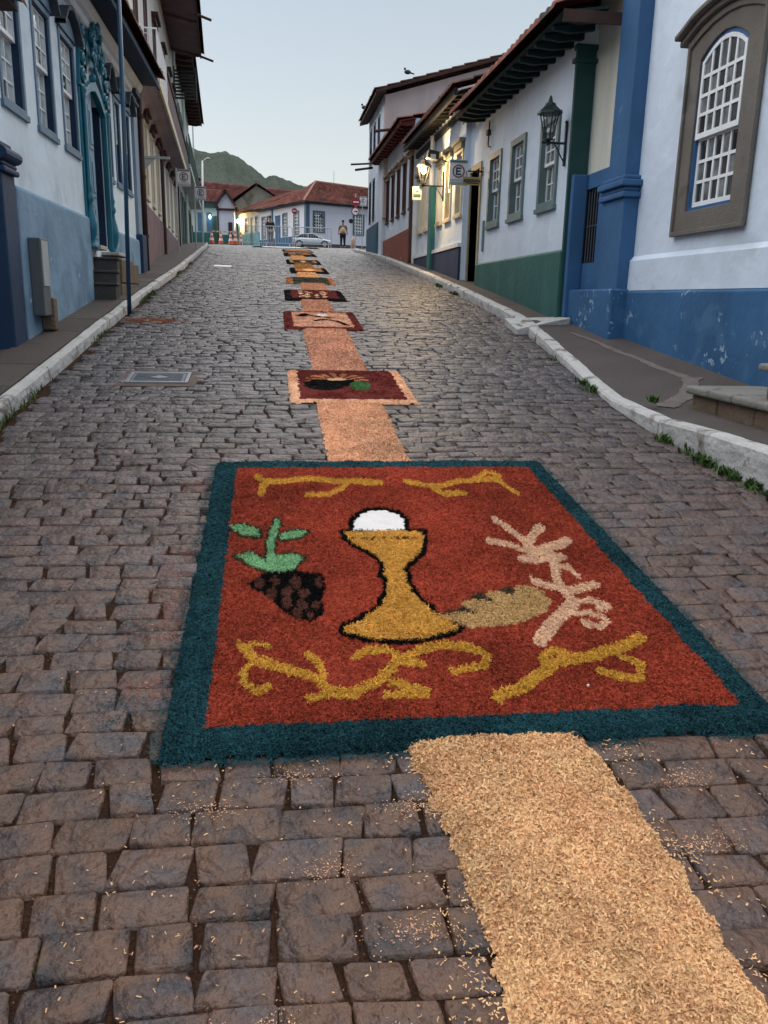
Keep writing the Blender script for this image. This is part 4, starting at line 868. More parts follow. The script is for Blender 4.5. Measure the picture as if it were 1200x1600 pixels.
sig_w = mat('sign_white', (.72, .74, .78), .4, .04, 6, 0); sig_g = mat('sign_grey_green', (.33, .42, .40), .5, .05, 6, 0); sig_r = mat('sign_red', (.30, .03, .04), .4, .05, 6, 0); sig_k = mat('sign_black', (.015, .017, .03), .4, 0, 6, 0); sig_y = mat('sign_yellow', (.36, .28, .12), .5, .1, 6, 0); galv = mat('galvanised_steel', (.38, .40, .42), .45, .1, 6, .1, 60, .5, metal=.6)
def disc(b, cx, y, cz, r, n=24, y2=None):
    P = [(cx+r*math.cos(2*math.pi*i/n), y, cz+r*math.sin(2*math.pi*i/n)) for i in range(n)]; b.add(P+[(p[0], y+.004, p[2]) for p in P], [tuple(range(n)), tuple(range(2*n-1, n-1, -1))]+[(i, (i+1) % n, n+(i+1) % n, n+i) for i in range(n)]); return b
def text(s, cx, y, cz, size, m, parent, name='lettering'):
    c = bpy.data.curves.new(name, 'FONT'); c.body = s; c.size = size; c.align_x = 'CENTER'; c.align_y = 'CENTER'; c.extrude = .0015; c.offset = size*.03; c.materials.append(m)
    o = link(bpy.data.objects.new(name, c), parent); off = WL[parent.name]; o.location = (cx-off.x, y-off.y, cz-off.z); o.rotation_euler = (math.pi/2, 0, 0); return o
def parking_sign(label, x0, x1, y, z0, z1, group='parking signs with a ringed E'):
    t = thing('parking_sign', label, 'street sign', ((x0+x1)/2, y, z0), group); w = x1-x0; h = z1-z0; cx = (x0+x1)/2; cz = z0+h*.55
    MB().box(x0, x1, y, y+.02, z0, z1).build('plate', sig_w, t); MB().box(x0+.002, x1-.002, y-.004, y-.001, z1-h*.14, z1-.003).build('top_band', sig_g, t)
    MB().box(x0+.002, x1-.002, y-.004, y-.001, z0+.003, z0+h*.13).build('lower_band', sig_g, t)
    b = MB(); n = 28; r1, r0 = w*.34, w*.275
    b.ring([(cx+r0*math.cos(a), cz+r0*math.sin(a)) for a in [2*math.pi*i/n for i in range(n)]], [(cx+r1*math.cos(a), cz+r1*math.sin(a)) for a in [2*math.pi*i/n for i in range(n)]], y-.006, y-.001)
    b.v = [(u, v, z) for u, v, z in b.v]; b.build('ring', mat('ring_purple_red', (.20, .03, .07), .4, 0, 6, 0), t)
    e = w*.145; k = w*.075; b = MB(); b.box(cx-e, cx-e+k, y-.005, y-.001, cz-e*1.35, cz+e*1.35)
    for q in (-1, 0, 1): b.box(cx-e+k, cx+e*(1 if q else .75), y-.005, y-.001, cz+q*e*1.35-k*.5-q*k*.5, cz+q*e*1.35+k*.5-q*k*.5)
    b.build('letter_e', sig_k, t)
    r = random.Random(3); b = MB()
    for row in (z0+h*.17, z0+h*.22): 
        x = x0+.03*w
        while x < x1-.12*w: l = r.uniform(.05, .12)*w; b.box(x, x+l, y-.004, y-.001, row-.007*h, row+.007*h); x += l+.03*w
    x = x0+.06*w
    while x < x1-.1*w: l = r.uniform(.04, .09)*w; b.box(x, x+l, y-.008, y-.005, z1-h*.095, z1-h*.05); x += l+.03*w
    b.build('small_print', sig_k, t, kind='stuff'); return t
ps = parking_sign('large white parking sign with ringed E on an arm beside the green framed windows', 3.01, 3.32, 14.70, 3.53, 3.94)
b = MB(); b.tube([(3.25, 14.73, 3.77), (3.6, 14.73, 3.77)], .012, 6); b.box(3.585, 3.6, 14.70, 14.76, 3.70, 3.84); b.build('bracket', iron, ps)
yp = thing('street_name_sign', 'small mustard coloured plate with dark print hanging beside the large parking sign', 'street sign', (3.38, 14.6, 3.53))
MB().box(3.225, 3.535, 14.60, 14.615, 3.53, 3.66).build('plate', sig_y, yp); b = MB(); b.box(3.25, 3.50, 14.595, 14.599, 3.61, 3.622).box(3.27, 3.49, 14.595, 14.599, 3.585, 3.6).box(3.27, 3.49, 14.595, 14.599, 3.555, 3.57)
disc(b, 3.25, 14.594, 3.592, .014, 10); disc(b, 3.513, 14.594, 3.592, .014, 10); b.build('lettering', sig_k, yp); MB().tube([(3.3, 14.62, 3.66), (3.3, 14.7, 3.76)], .006, 5).tube([(3.5, 14.62, 3.66), (3.5, 14.72, 3.77)], .006, 5).build('hanger', iron, yp)
sp = thing('hanging_sign', 'small pale sign hanging under the arm of the glowing lantern', 'street sign', (2.95, 17.62, 3.6))
MB().box(2.85, 3.04, 17.62, 17.635, 3.60, 3.86).build('plate', sig_g, sp); b = MB(); disc(b, 2.945, 17.614, 3.77, .016, 10); b.box(2.87, 3.02, 17.615, 17.619, 3.70, 3.71).box(2.87, 3.02, 17.615, 17.619, 3.67, 3.68); b.build('lettering', sig_k, sp)

# ---------------------------------------------------------------- left side of the street
lblue = mat('light_blue_plinth', (.20, .32, .44), .75, .16, 1.2, .3, 14, .2, streak=.2, dirt=((.13, .22, .32), 1.6, .52), patch=((.40, .45, .50), 12, .64, 1.5), big=(2, .05))
dblue = mat('deep_blue_paint', (.013, .042, .10), .6, .18, 2, .2, 20, .3, streak=.15)
mblue = mat('mid_blue_frame', (.06, .15, .26), .55, .12, 3, .15, 30, .3)
tealo = mat('turquoise_paint', (.012, .15, .22), .38, .15, 5, .15, 30, .5)
greyb = mat('grey_blue_paint', (.20, .27, .36), .6, .12, 3, .15, 30, .3)
F = FL(-2.35); l1 = thing('blue_portal_house', 'pale house with light blue plinth and a carved turquoise portal up stone steps', 'house', (-2.35, 12, 0))
usw = [(8.33, 8.97), (9.50, 10.14), (10.62, 11.26), (13.14, 13.52), (13.90, 14.32), (14.8, 15.26)]
holes = [whole(a, b, 3.28, 4.42, .0, .055) for a, b in usw]+[(11.65, 12.88, 2.22, 4.18)]
wall(F, 8.1, 15.95, .8, 5.25, holes, white_l, l1, 5.5, .5)
curt = [glc, glc, glc, gl]
reveal_m = mat('navy_reveal', (.012, .03, .07), .6, .1, 5); slate = mat('slate_blue_frame', (.12, .20, .28), .6, .12, 4, .15, 30, .3)
sash_windows(F, l1, usw[:3], 3.28, 4.42, 3, 3, 3, 3.86, slate, whitep, curt, .055, sill=.03, bar=.02, stile=.03, depth=.15, proud=.015, reveal=reveal_m)
sash_windows(F, l1, usw[3:], 3.28, 4.42, 2, 3, 3, 3.86, slate, whitep, [glc], .055, sill=.03, bar=.02, stile=.03, depth=.15, proud=.015, single=False, reveal=reveal_m)
def arch_head(F, root, a, b, z, m, mh):
    uc, hw = (a+b)/2, (b-a)/2+.07; n = 11; arc = [(uc-hw+2*hw*i/(n-1), z+.07+.20*math.sin(math.pi*i/(n-1))**.8) for i in range(n)]
    MB(F).ring([(u, z+.069) for u, _ in arc], arc, 0, .035, closed=False).build('head_panel', m, root)
    og = [(uc-hw-.06, z+.06), (uc-hw, z+.10), (uc-hw*.6, z+.25), (uc-.05, z+.31), (uc+.05, z+.31), (uc+hw*.6, z+.25), (uc+hw, z+.10), (uc+hw+.06, z+.06)]
    MB(F).ring(og, [(u, w+.05) for u, w in og], 0, .12, closed=False).build('hood_moulding', mh, root, bevel=.008)
for a, b in usw: arch_head(F, l1, a, b, 4.42, slate, mat('dark_moulding', (.05, .065, .085), .6, .2, 5, .2, 40))
MB(F).prism([(0, .8), (.06, .8), (.055, 2.52), (.0, 2.56)], 0, 8.3, 11.41).build('plinth', lblue, l1, bevel=.02)
MB(F).prism([(0, .8), (.06, .8), (.055, 2.50), (.0, 2.54)], 0, 13.1, 15.5).build('plinth', lblue, l1, bevel=.015)
MB(F).box(15.5, 15.9, 0, .05, 1.2, 4.95).build('end_pilaster', greyb, l1); MB(F).box(15.45, 15.94, 0, .11, 1.2, 2.62).build('pilaster_pedestal', dblue, l1, bevel=.02)
MB(F).box(15.46, 15.93, 0, .09, 4.72, 4.78).box(15.43, 15.95, 0, .12, 4.86, 4.94).build('pilaster_capital', dblue, l1, bevel=.012)
MB(F).prism([(0, 4.86), (.05, 4.88), (.07, 4.95), (.12, 4.97), (.16, 5.05), (.16, 5.09), (0, 5.10)], 0, 8.1, 15.95).build('cornice', white_l, l1)
MB(F).box(8.1, 16.0, -.02, .44, 5.10, 5.15).build('soffit', mat('navy_soffit', (.008, .022, .05), .6, .15, 3), l1)
MB(F).box(8.1, 16.0, .41, .45, 5.04, 5.10).build('fascia', dblue, l1)
tiles(F, 8.0, 16.05, .54, 5.19, -2.6, 6.3, tile_d, l1, .17, .3, .04); tiles(F, 8, 16.05, -5.6, 5.2, -2.6, 6.3, tile_d, l1)
# portal: door leaves, jambs, turned columns, scrolls and crest
PA, PB, PC = 11.65, 12.88, 12.265
hd = lambda a, z, r: [(a, z), (PC-.28, z+r*.7), (PC, z+r), (PC+.28, z+r*.7), (PA+PB-a, z)]
por = MB(F).ring([(PA, 2.22)]+hd(PA, 3.98, .2)+[(PB, 2.22)], [(PA-.07, 2.22)]+hd(PA-.07, 4.04, .28)+[(PB+.07, 2.22)], -.02, .06, closed=False).build('portal', tealo, l1, bevel=.008)
MB(F).box(PB-.04, PB-.002, -.48, -.025, 2.22, 4.1).build('door_reveal', reveal_m, l1)
dlf = MB(F).box(PA+.003, PC+.06, -.06, -.02, 2.23, 4.17).build('door', mat('door_blue', (.13, .26, .38), .5, .15, 3, .15, 30, .35), l1)
for u in (PA+.09, PC-.23):
    for z0, z1 in ((2.32, 2.75), (2.85, 3.35), (3.45, 3.98)): MB(F).box(u, u+.24, -.022, -.008, z0, z1).box(u+.05, u+.19, -.01, .003, z0+.06, z1-.06).build('door_panel', MATS['door_blue'], dlf, bevel=.008)
MB(F).box(PA, PB, -.49, -.485, 2.2, 4.2).build('door_void', dark, l1)
def column(u):
    b = MB(F); v = .055
    b.lathe(u, v, [(.10, 2.16), (.10, 2.20), (.07, 2.22), (.06, 2.26), (.085, 2.32), (.115, 2.40), (.12, 2.46), (.095, 2.56), (.055, 2.66), (.045, 2.72), (.075, 2.75), (.08, 2.79), (.05, 2.83), (.055, 2.86), (.07, 2.90), (.05, 2.94), (.042, 3.0), (.04, 3.6), (.038, 3.92), (.06, 3.95), (.045, 3.98), (.075, 4.02), (.08, 4.06)], 14, .62, .62)
    return b.build('column', tealo, por, smooth=True)
for u in (11.49, 13.02): column(u)
MB(F).box(11.42, 11.575, 0, .03, 2.2, 4.06).build('jamb_board', tealo, por, bevel=.008); MB(F).box(12.955, 13.07, 0, .03, 2.2, 4.06).build('jamb_board', tealo, por, bevel=.008)
def scroll(u, z, r, turns, s, v=.08, w=.028):
    p = [(u+s*r*(1-.75*t)*math.cos(t*turns*2*math.pi), v+.02*t, z+r*(1-.75*t)*math.sin(t*turns*2*math.pi)) for t in [i/22 for i in range(23)]]
    return MB(F).tube(p, [w*(1-.5*i/22) for i in range(23)], 6).build('scroll', tealo, por, smooth=True)
for s, uc in ((1, 11.50), (-1, 13.00)):
    for z, r in ((4.18, .10), (4.38, .085), (4.55, .075), (4.72, .06)): scroll(uc+s*.05*(z-4.1)*3, z, r, 1.4, s, .06)
    MB(F).hexa([(uc-.11, 0, 4.07), (uc+.11, 0, 4.07), (uc+.11, .05, 4.07), (uc-.11, .05, 4.07), (uc-.08+s*.14, 0, 4.84), (uc+.08+s*.14, 0, 4.84), (uc+.08+s*.14, .05, 4.84), (uc-.08+s*.14, .05, 4.84)]).build('wing_board', tealo, por, bevel=.01)
MB(F).ring([(PC-.5, 4.27), (PC-.3, 4.40), (PC, 4.44), (PC+.3, 4.40), (PC+.5, 4.27)], [(PC-.42, 4.6), (PC-.22, 4.86), (PC, 4.98), (PC+.22, 4.86), (PC+.42, 4.6)], 0, .06, closed=False).build('crest_board', tealo, por, bevel=.01)
rc = random.Random(5)
for i in range(34):
    u = PC+rc.gauss(0, .2); z = 4.66+rc.gauss(0, .12)
    MB(F).ball((u, .07+rc.random()*.05, z), (rc.uniform(.02, .05), rc.uniform(.02, .05), rc.uniform(.03, .075)), 7, 5).build('carved_leaf', tealo, por, smooth=True)
for s in (-1, 1):
    for z in (4.5, 4.72): scroll(PC+s*.25, z, .09, 1.3, s, .1, .024)
MB(F).ball((PC, .12, 4.92), (.06, .05, .09), 8, 6).build('crest_finial', tealo, por, smooth=True)
step_m = mat('dark_step_stone', (.085, .08, .075), .8, .25, 4, .5, 40, .25, fine=.3, dirt=((.03, .028, .026), 4, .6)); stone_b = mat('brown_stone', (.17, .125, .09), .85, .25, 3, .5, 30, .2, fine=.25, dirt=((.07, .06, .05), 3, .6))
MB(F).box(11.6, 12.0, -.1, .14, 2.16, 2.215).build('threshold', mat('pale_slab', (.42, .42, .40), .7, .15, 6, .2, 40), l1, bevel=.008); MB(F).box(12.3, 13.2, -.1, .24, 2.12, 2.165).build('landing_slab', MATS['pale_slab'], l1, bevel=.008)
st = thing('stone_steps', 'dark stone steps with a brown stone flank in front of the turquoise portal', 'steps', (-2.2, 11.4, 1.5))
for k, (y0, zt) in enumerate(((11.40, 1.74), (11.56, 1.90), (11.72, 2.07))):
    MB().box(-2.345, -2.02-.012*k, y0, 11.9 if k == 2 else y0+.20, 1.45, zt-.035).build('riser', step_m, st, bevel=.01); MB().box(-2.345, -2.0-.012*k, y0-.02, 11.9 if k == 2 else y0+.20, zt-.033, zt).build('tread', step_m, st, bevel=.01)
for k, (y0, y1, zt) in enumerate(((11.91, 12.35, 2.06), (12.36, 12.85, 2.06), (12.86, 13.35, 2.03))):
    for j, (a, b_) in enumerate(((1.4, 1.74), (1.75, zt))): MB().box(-2.345, -2.03+.006*j, y0+(.05 if j else 0), y1+(.05 if j else 0), a, b_).build('flank_stone', stone_b, st, bevel=.014)

pil = thing('gate_pillar', 'deep blue pillar with rounded capital at the left edge of the photo', 'pillar', (-2.3, 8, 1.2))
MB().box(-2.9, -2.30, 7.90, 8.29, .7, 2.60).build('shaft', dblue, pil, bevel=.015)
MB().box(-2.95, -2.26, 7.87, 8.32, 2.60, 2.65).box(-2.92, -2.275, 7.885, 8.31, 2.655, 2.69).build('lower_moulding', dblue, pil, bevel=.015)
MB().tube([(-2.28, 7.85, 2.755), (-2.28, 8.33, 2.755)], .055, 12).box(-2.95, -2.28, 7.85, 8.33, 2.695, 2.815).build('capital', dblue, pil, bevel=.01); MB().box(-2.95, -2.31, 7.88, 8.30, 2.817, 2.86).build('cap_slab', dblue, pil, bevel=.01)
nb = thing('neighbouring_house', 'house at the left edge showing just the dark corner of its tiled eave', 'house', (-2.6, 5, 0))
Fn = FL(-2.62); MB(Fn).box(-1, 7.55, -5, 0, -.5, 3.86).build('wall', white_l, nb); MB(Fn).box(-1, 8.0, -.1, .54, 3.86, 3.90).build('soffit', brown, nb); tiles(Fn, -1, 8.05, .60, 3.91, -2.5, 4.9, tile_d, nb)
mb = thing('meter_cabinet', 'tall narrow grey meter cabinet on the light blue plinth beside the blue pillar', 'cabinet', (-2.25, 8.7, 1.4))
MB().box(-2.29, -2.18, 8.50, 8.76, 1.38, 2.10).build('case', mat('cabinet_grey', (.10, .115, .125), .5, .1, 5), mb, bevel=.008); MB().box(-2.179, -2.172, 8.52, 8.74, 1.66, 2.08).build('door', mat('cabinet_door', (.36, .40, .42), .5, .08, 5), mb); MB().box(-2.29, -2.16, 8.77, 8.9, 1.24, 1.55).build('socket', stone_b, mb, bevel=.01)
pole = thing('street_pole', 'slim blue pole on the left kerb running out of the top of the photo', 'pole', (-1.77, 10.9, G(10.9)))
MB().tube([(-1.79, 10.9, G(10.9)-.1), (-1.735, 10.9, 3.4), (-1.70, 10.9, 6.2)], .026, 12).build('shaft', mat('blue_metal_paint', (.015, .07, .14), .3, .1, 5, .05, 30, .6), pole, smooth=True)
MB().tube([(-1.7, 10.9, 6.1), (-1.4, 10.9, 6.35)], .02, 8).build('arm', MATS['blue_metal_paint'], pole)
dp = thing('downpipe', 'dark brown downpipe at the joint between the blue portal house and the balcony house', 'downpipe', (-2.3, 16.1, 2))
MB().tube([(-2.28, 16.08, 1.95), (-2.28, 16.08, 5.0)], .05, 10).build('pipe', brown, dp, smooth=True)
for z in (2.6, 3.6, 4.6): MB().tube([(-2.28, 16.08, z), (-2.28, 16.08, z+.06)], .062, 10).build('collar', brown, dp)

# balcony house, upper floor over a long slab, facade turning slightly away
A_ = R_(3.2); FB = Frame(-2.4, 16, -math.sin(A_), math.cos(A_), 1)
l2 = thing('balcony_house', 'two storey white house with mauve plinth and a long wooden balcony on the left', 'house', (-2.4, 16, 0))
mauve = mat('mauve_plinth', (.19, .13, .14), .8, .18, 2, .3, 14, .2, streak=.25, dirt=((.30, .24, .23), 4, .66)); mauved = mat('mauve_wood', (.13, .085, .095), .75, .2, 2, .3, 20, .2)
white2 = mat('warm_white_plaster', (.62, .62, .60), .85, .06, 1.2, .25, 9, .15, streak=.12)
ul = [(2.15, 2.62), (3.72, 4.18), (5.3, 5.75), (7.0, 7.45), (8.9, 9.35), (10.6, 11.05), (12.6, 13.05)]
uu = [(1.3, 1.9), (3.6, 4.2), (6.0, 6.6), (8.4, 9.0), (10.8, 11.4), (12.7, 13.3)]
wall(FB, .15, 14, 1.6, 9.3, [whole(a, b, 3.56, 4.92, 0, .06) for a, b in ul]+[whole(a, b, 5.5, 7.7, 0, .07) for a, b in uu], white2, l2, 6, .2)
sash_windows(FB, l2, ul, 3.56, 4.92, 2, 4, 3, 4.2, cr_p, whitep, [gl], .06, single=False, sill=.05, hood=(brown, .16, .14))
sash_windows(FB, l2, uu, 5.5, 7.7, 2, 4, 3, 6.4, mauved, whitep, [glc], .07, single=False, hood=(brown, .2, .16))
MB(FB).prism([(0, 1.6), (.05, 1.6), (.045, 3.34), (0, 3.37)], 0, .16, 13.98).build('plinth', mauve, l2)
MB(FB).box(.6, 14, 0, .42, 5.30, 5.38).build('balcony_floor', mauved, l2); MB(FB).box(.6, 14, .42, .46, 5.26, 5.42).build('balcony_edge', cr_p, l2)
MB(FB).prism([(0, 4.98), (.03, 5.08), (.09, 5.18), (.2, 5.25), (.42, 5.29), (0, 5.29)], 0, .6, 14).build('balcony_cove', mat('mauve_cove', (.30, .26, .29), .8, .12, 2, .2, 20, .2, streak=.2), l2)
MB(FB).box(3.4, 14, .40, .43, 5.46, 6.10).build('balcony_panel', mauved, l2); MB(FB).box(3.3, 14, .38, .46, 6.11, 6.17).build('handrail', brown, l2)
b = MB(FB)
for u in [.7+i*.1 for i in range(27)]: b.tube([(u, .43, 5.42), (u, .43, 6.2)], .011, 5)
for v in [.05+i*.075 for i in range(5)]: b.tube([(.68, v, 5.42), (.68, v, 6.2)], .008, 5)
for i in range(8):
    u = .85+i*.33
    for z in (5.62, 6.02):
        b.tube([(u+.10*math.cos(t), .43, z+.10*math.sin(t)) for t in [j*math.pi/5 for j in range(11)]], .008, 5)
for z in (5.62, 6.02): b.tube([(.68, .22+.10*math.cos(t), z+.10*math.sin(t)) for t in [j*math.pi/5 for j in range(11)]], .008, 5)
b.tube([(.68, .0, 6.2), (.68, .43, 6.2), (3.3, .43, 6.2)], .016, 6); b.build('iron_railing', whitep, l2)
soffit(FB, l2, .1, 14.1, .95, 9.28, 9.12, mauved, mauved, 2.4, .07, .04, fascia=brown)
tiles(FB, .1, 14.1, 1.05, 9.2, -3, 10.5, tile_d, l2, .22); tiles(FB, .1, 14.1, -6.5, 9.2, -3, 10.5, tile_d, l2, .22)
for u in (6.3, 13.9): MB(FB).tube([(u, .07, 2.6), (u, .07, 5.25)], .045, 8).build('downpipe', brown, l2)
for u, z in ((9.3, 9.0), (13.4, 9.0)): MB(FB).tube([(u, .9, z), (u+.05, 1.35, z-.12)], .035, 6).build('gutter_spout', brown, l2)
MB(FB).box(13.3, 13.9, .0, .03, 5.5, 7.7).build('shutter', mat('green_shutter', (.10, .14, .13), .6, .15, 5), l2)
b = MB(FB)
for i in range(9): b.hexa([(13.6, .12, 7.75+i*.1), (13.64, .12, 7.75+i*.1), (13.64, .75, 7.75+i*.1), (13.6, .75, 7.75+i*.1), (13.68, .12, 7.82+i*.1), (13.72, .12, 7.82+i*.1), (13.72, .75, 7.82+i*.1), (13.68, .75, 7.82+i*.1)])
b.box(13.59, 13.74, .08, .12, 7.7, 8.7).box(13.59, 13.74, .75, .79, 7.7, 8.7).build('open_shutter', mat('black_green_paint', (.02, .03, .03), .5, .1, 5), l2)
wb = thing('wall_bracket', 'iron shelf bracket sticking out of the wall over the first hooded window', 'bracket', (-2.4, 17, 4.1))
MB().box(-2.46, -1.9, 16.98, 17.05, 4.08, 4.12).hexa([(-2.44, 17, 3.85), (-2.40, 17, 3.85), (-2.40, 17.03, 3.85), (-2.44, 17.03, 3.85), (-2.44, 17, 4.08), (-2.16, 17, 4.08), (-2.16, 17.03, 4.08), (-2.44, 17.03, 4.08)]).build('arm', galv, wb)

l3 = thing('green_door_house', 'two storey pale house with rows of tall green framed doors beyond the balcony house', 'house', (-3.2, 30, 0))
pgr = mat('pale_green_wall', (.50, .55, .52), .8, .08, 2, .2, 12, .15, streak=.1); gfr = mat('dark_green_frame', (.03, .085, .07), .5, .12, 4, .1, 30, .35)
ud = [(14.6+i*1.65, 15.25+i*1.65) for i in range(8)]
wall(FB, 14.0, 28, 2.4, 9.7, [(a, b, 2.6, 5.3) for a, b in ud]+[(a, b, 6.1, 8.4) for a, b in ud], pgr, l3, 6, .2)
for z0, z1 in ((2.6, 5.3), (6.1, 8.4)):
    f0 = None
    for a, bb in ud:
        if f0 is None:
            f0 = MB(FB).ring([(a, z0), (bb, z0), (bb, z1), (a, z1)], [(a-.09, z0-.05), (bb+.09, z0-.05), (bb+.09, z1+.09), (a-.09, z1+.09)], -.15, .03).build('door', gfr, l3)
            MB(FB).box(a+.02, a+.31, -.12, -.09, z0, z1).box(a+.34, bb-.02, -.12, -.09, z0, z1).build('door_leaf', gfr, f0)
            p = MB(FB); p.add([(a+.06, -.085, z0+1.2), (bb-.06, -.085, z0+1.2), (bb-.06, -.085, z1-.1), (a+.06, -.085, z1-.1)], [(0, 1, 2, 3)]); p.build('glass', gl, f0)
        else: again(f0, l3, FB.vec(a-ud[0][0], 0, 0))
MB(FB).box(14.1, 28, 0, .5, 5.75, 5.88).build('balcony_floor', pgr, l3); b = MB(FB)
for i in range(93): b.tube([(14.1+i*.15, .47, 5.88), (14.1+i*.15, .47, 6.8)], .01, 4)
b.tube([(14.1, .47, 6.8), (28, .47, 6.8)], .02, 5).build('railing', gfr, l3)
soffit(FB, l3, 14.05, 28.1, .62, 9.66, 9.60, brown, brown, .7, .1, .12, fascia=brown)
tiles(FB, 14.05, 28.1, .72, 9.66, -3, 10.9, tile_d, l3, .24); tiles(FB, 14.05, 28.1, -6.5, 9.66, -3, 10.9, tile_d, l3, .24)
for u in (14.2, 21): MB(FB).tube([(u, .07, 3.2), (u, .07, 9.5)], .05, 8).build('downpipe', pgr, l3)
l4 = thing('low_white_house', 'low white house with dark teal plinth closing the left row', 'house', (-4.2, 47, 0))
FC = Frame(FB(28.3, 0, 0)[0], FB(28.3, 0, 0)[1], -.2, 1, 1)
wall(FC, 0, 6, 3.2, 7.2, [(1.2, 1.8, 5.0, 6.4), (3.4, 4.0, 5.0, 6.4)], white2, l4, 5, .15); MB(FC).box(0, 6, 0, .05, 3.2, 5.0).build('plinth', tealpl, l4)
for a in (1.2, 3.4): q = MB(FC).ring([(a, 5.0), (a+.6, 5.0), (a+.6, 6.4), (a, 6.4)], [(a-.07, 4.93), (a+.67, 4.93), (a+.67, 6.47), (a-.07, 6.47)], -.1, .02).build('window', mblue, l4); MB(FC).box(a, a+.6, -.1, -.08, 5.0, 6.4).build('glass', gl, q)
tiles(FC, -.1, 6.1, .5, 7.2, -2.5, 8.2, tile_d, l4, .24)
s1 = parking_sign('nearer of the two parking signs on the left pavement, ringed E on its own post', -2.50, -2.16, 24.0, 4.44, 4.87); MB().tube([(-2.53, 24.02, G(24)), (-2.53, 24.02, 4.9)], .022, 8).build('post', galv, s1)
s2 = parking_sign('smaller looking farther parking sign on the left pavement', -2.55, -2.20, 30.0, 4.72, 5.17); MB().tube([(-2.58, 30.02, G(30)), (-2.58, 30.02, 5.2)], .022, 8).build('post', galv, s2)

# ---------------------------------------------------------------- beyond the crest
roof_r = mat('red_tile_roof', (.165, .062, .05), .85, .25, .6, .5, 12, .1, tone=.4, dirt=((.07, .045, .04), .8, .58)); roof_f = mat('far_red_roof', (.145, .056, .052), .9, .2, .4, .4, 8, .1, tone=.3)
lav = mat('lilac_white_plaster', (.66, .66, .76), .85, .04, .8, .15, 6, .1, streak=.08); bfr = mat('blue_grey_frame', (.06, .11, .19), .5, .1, 3); pblue = mat('blue_dado', (.04, .115, .22), .7, .15, 1.5, .2, 10, .2, streak=.2)
cyan = mat('cyan_dado', (.10, .28, .36), .7, .12, 1.5, .2, 10, .2, streak=.25); gstain = mat('stained_gable', (.27, .25, .21), .95, .15, .8, .4, 6, .05, streak=.35, dirt=((.09, .085, .075), .6, .52))
O = (3.0, 76.0)
FA = Frame(3.0, 76.0, .907, .42, 1)      # right facade, u to the right, v to the street
FZ = Frame(3.0, 76.0, -.42, .907, -1)    # left facade, u going away, v to the street
hA = thing('hipped_corner_house', 'white corner house with red hipped tile roof facing down the street', 'house', (3, 76, 0))
wa = [(.72, 1.68), (4.78, 5.72)]
def fwin(F, root, a, b, z0, z1, cols, rows, mf=bfr, fw=.12):
    w = MB(F).ring([(a, z0), (b, z0), (b, z1), (a, z1)], [(a-fw, z0-fw), (b+fw, z0-fw), (b+fw, z1+fw), (a-fw, z1+fw)], -.12, .04).build('window', mf, root)
    q = MB(F); cw = (b-a)/cols; rh = (z1-z0)/rows
    for i in range(cols+1): q.box(a+cw*i-.03, a+cw*i+.03, -.09, -.05, z0, z1)
    for j in range(rows+1): q.box(a, b, -.088, -.052, z0+rh*j-.03, z0+rh*j+.03)
    q.build('sash', whitep, w); p = MB(F); p.add([(a, -.09, z0), (b, -.09, z0), (b, -.09, z1), (a, -.09, z1)], [(0, 1, 2, 3)]); p.build('glass', gl, w); return w
wall(FA, 0, 10, 5.4, 9.75, [(a, b, 7.35, 8.95) for a, b in wa], lav, hA, .3, .15)
w0 = fwin(FA, hA, .72, 1.68, 7.35, 8.95, 4, 6); again(w0, hA, FA.vec(4.06, 0, 0))
MB(FA).box(0.0, 10, 0, .05, 5.4, 6.35).build('plinth', mat('dark_stone_base', (.07, .07, .075), .8, .3, 2), hA)
wz = [(1.55, 2.45), (3.95, 4.75), (7.5, 8.2), (8.7, 9.4)]
wall(FZ, 0, 10, 5.4, 9.75, [(a, b, 7.2, 9.0) for a, b in wz]+[(5.3, 6.5, 6.1, 9.0)], lav, hA, .3, .15)
for a, b_ in wz: fwin(FZ, hA, a, b_, 7.2, 9.0, 3, 6)
MB(FZ).box(5.3, 6.5, -.14, -.06, 6.1, 9.0).build('door', pblue, hA); MB(FZ).box(.15, 5.25, 0, .05, 5.4, 7.0).box(6.55, 10, 0, .05, 5.4, 7.0).build('plinth', pblue, hA)
MB(FA).box(-.12, .25, -.25, .09, 5.6, 9.7).build('corner_post', bfr, hA); MB(FZ).box(6.9, 7.2, 0, .1, 5.6, 9.7).build('corner_board', cyan, hA)
MB(FA).box(-.3, 10.2, -.1, .35, 9.6, 9.76).build('eave_board', dblue, hA); MB(FZ).box(-.3, 10.2, -.1, .35, 9.6, 9.76).build('eave_board', dblue, hA)
def pt(F, u, v, z): return F(u, v, z)
def roofplane(name, m, parent, a, b, c, d, nu, nv, amp=.06):
    """tiled slope between eave a-b and ridge d-c (a under d), with running ridges of tiles"""
    a, b, c, d = map(Vector, (a, b, c, d)); V = []; T = []; n = ((b-a).cross(d-a)).normalized()
    if n.z < 0: n = -n
    prf = [0, .7, 1, .7]
    for j in range(nv+1):
        for e in (0, 1):
            if j == nv and e: continue
            for i in range(nu*4+1):
                s = i/(nu*4); t = j/nv; p = a.lerp(b, s).lerp(d.lerp(c, s), t); V.append(tuple(p+n*(amp*prf[i % 4]+(.03 if e else 0)))); T.append(random.Random(i//4+j*977).random())
    w = nu*4+1; r = len(V)//w
    return npmesh(name, V, gridfaces(r, w), m, parent, tone=T, kind='stuff')
hz_ = 12.2
apex = FA(3.6, -5.2, hz_); apl = FZ(13, -4.8, 11.75)
e0 = FA(-.55, .0, 9.78); e0 = tuple(Vector(FA(-.6, .6, 9.72))); e1 = FA(10.4, .6, 9.72); e2 = FZ(10.4, .6, 9.72)
roofplane('roof_slope', roof_r, hA, e0, e1, FA(9.5, -5.2, hz_-.2), apex, 34, 12)
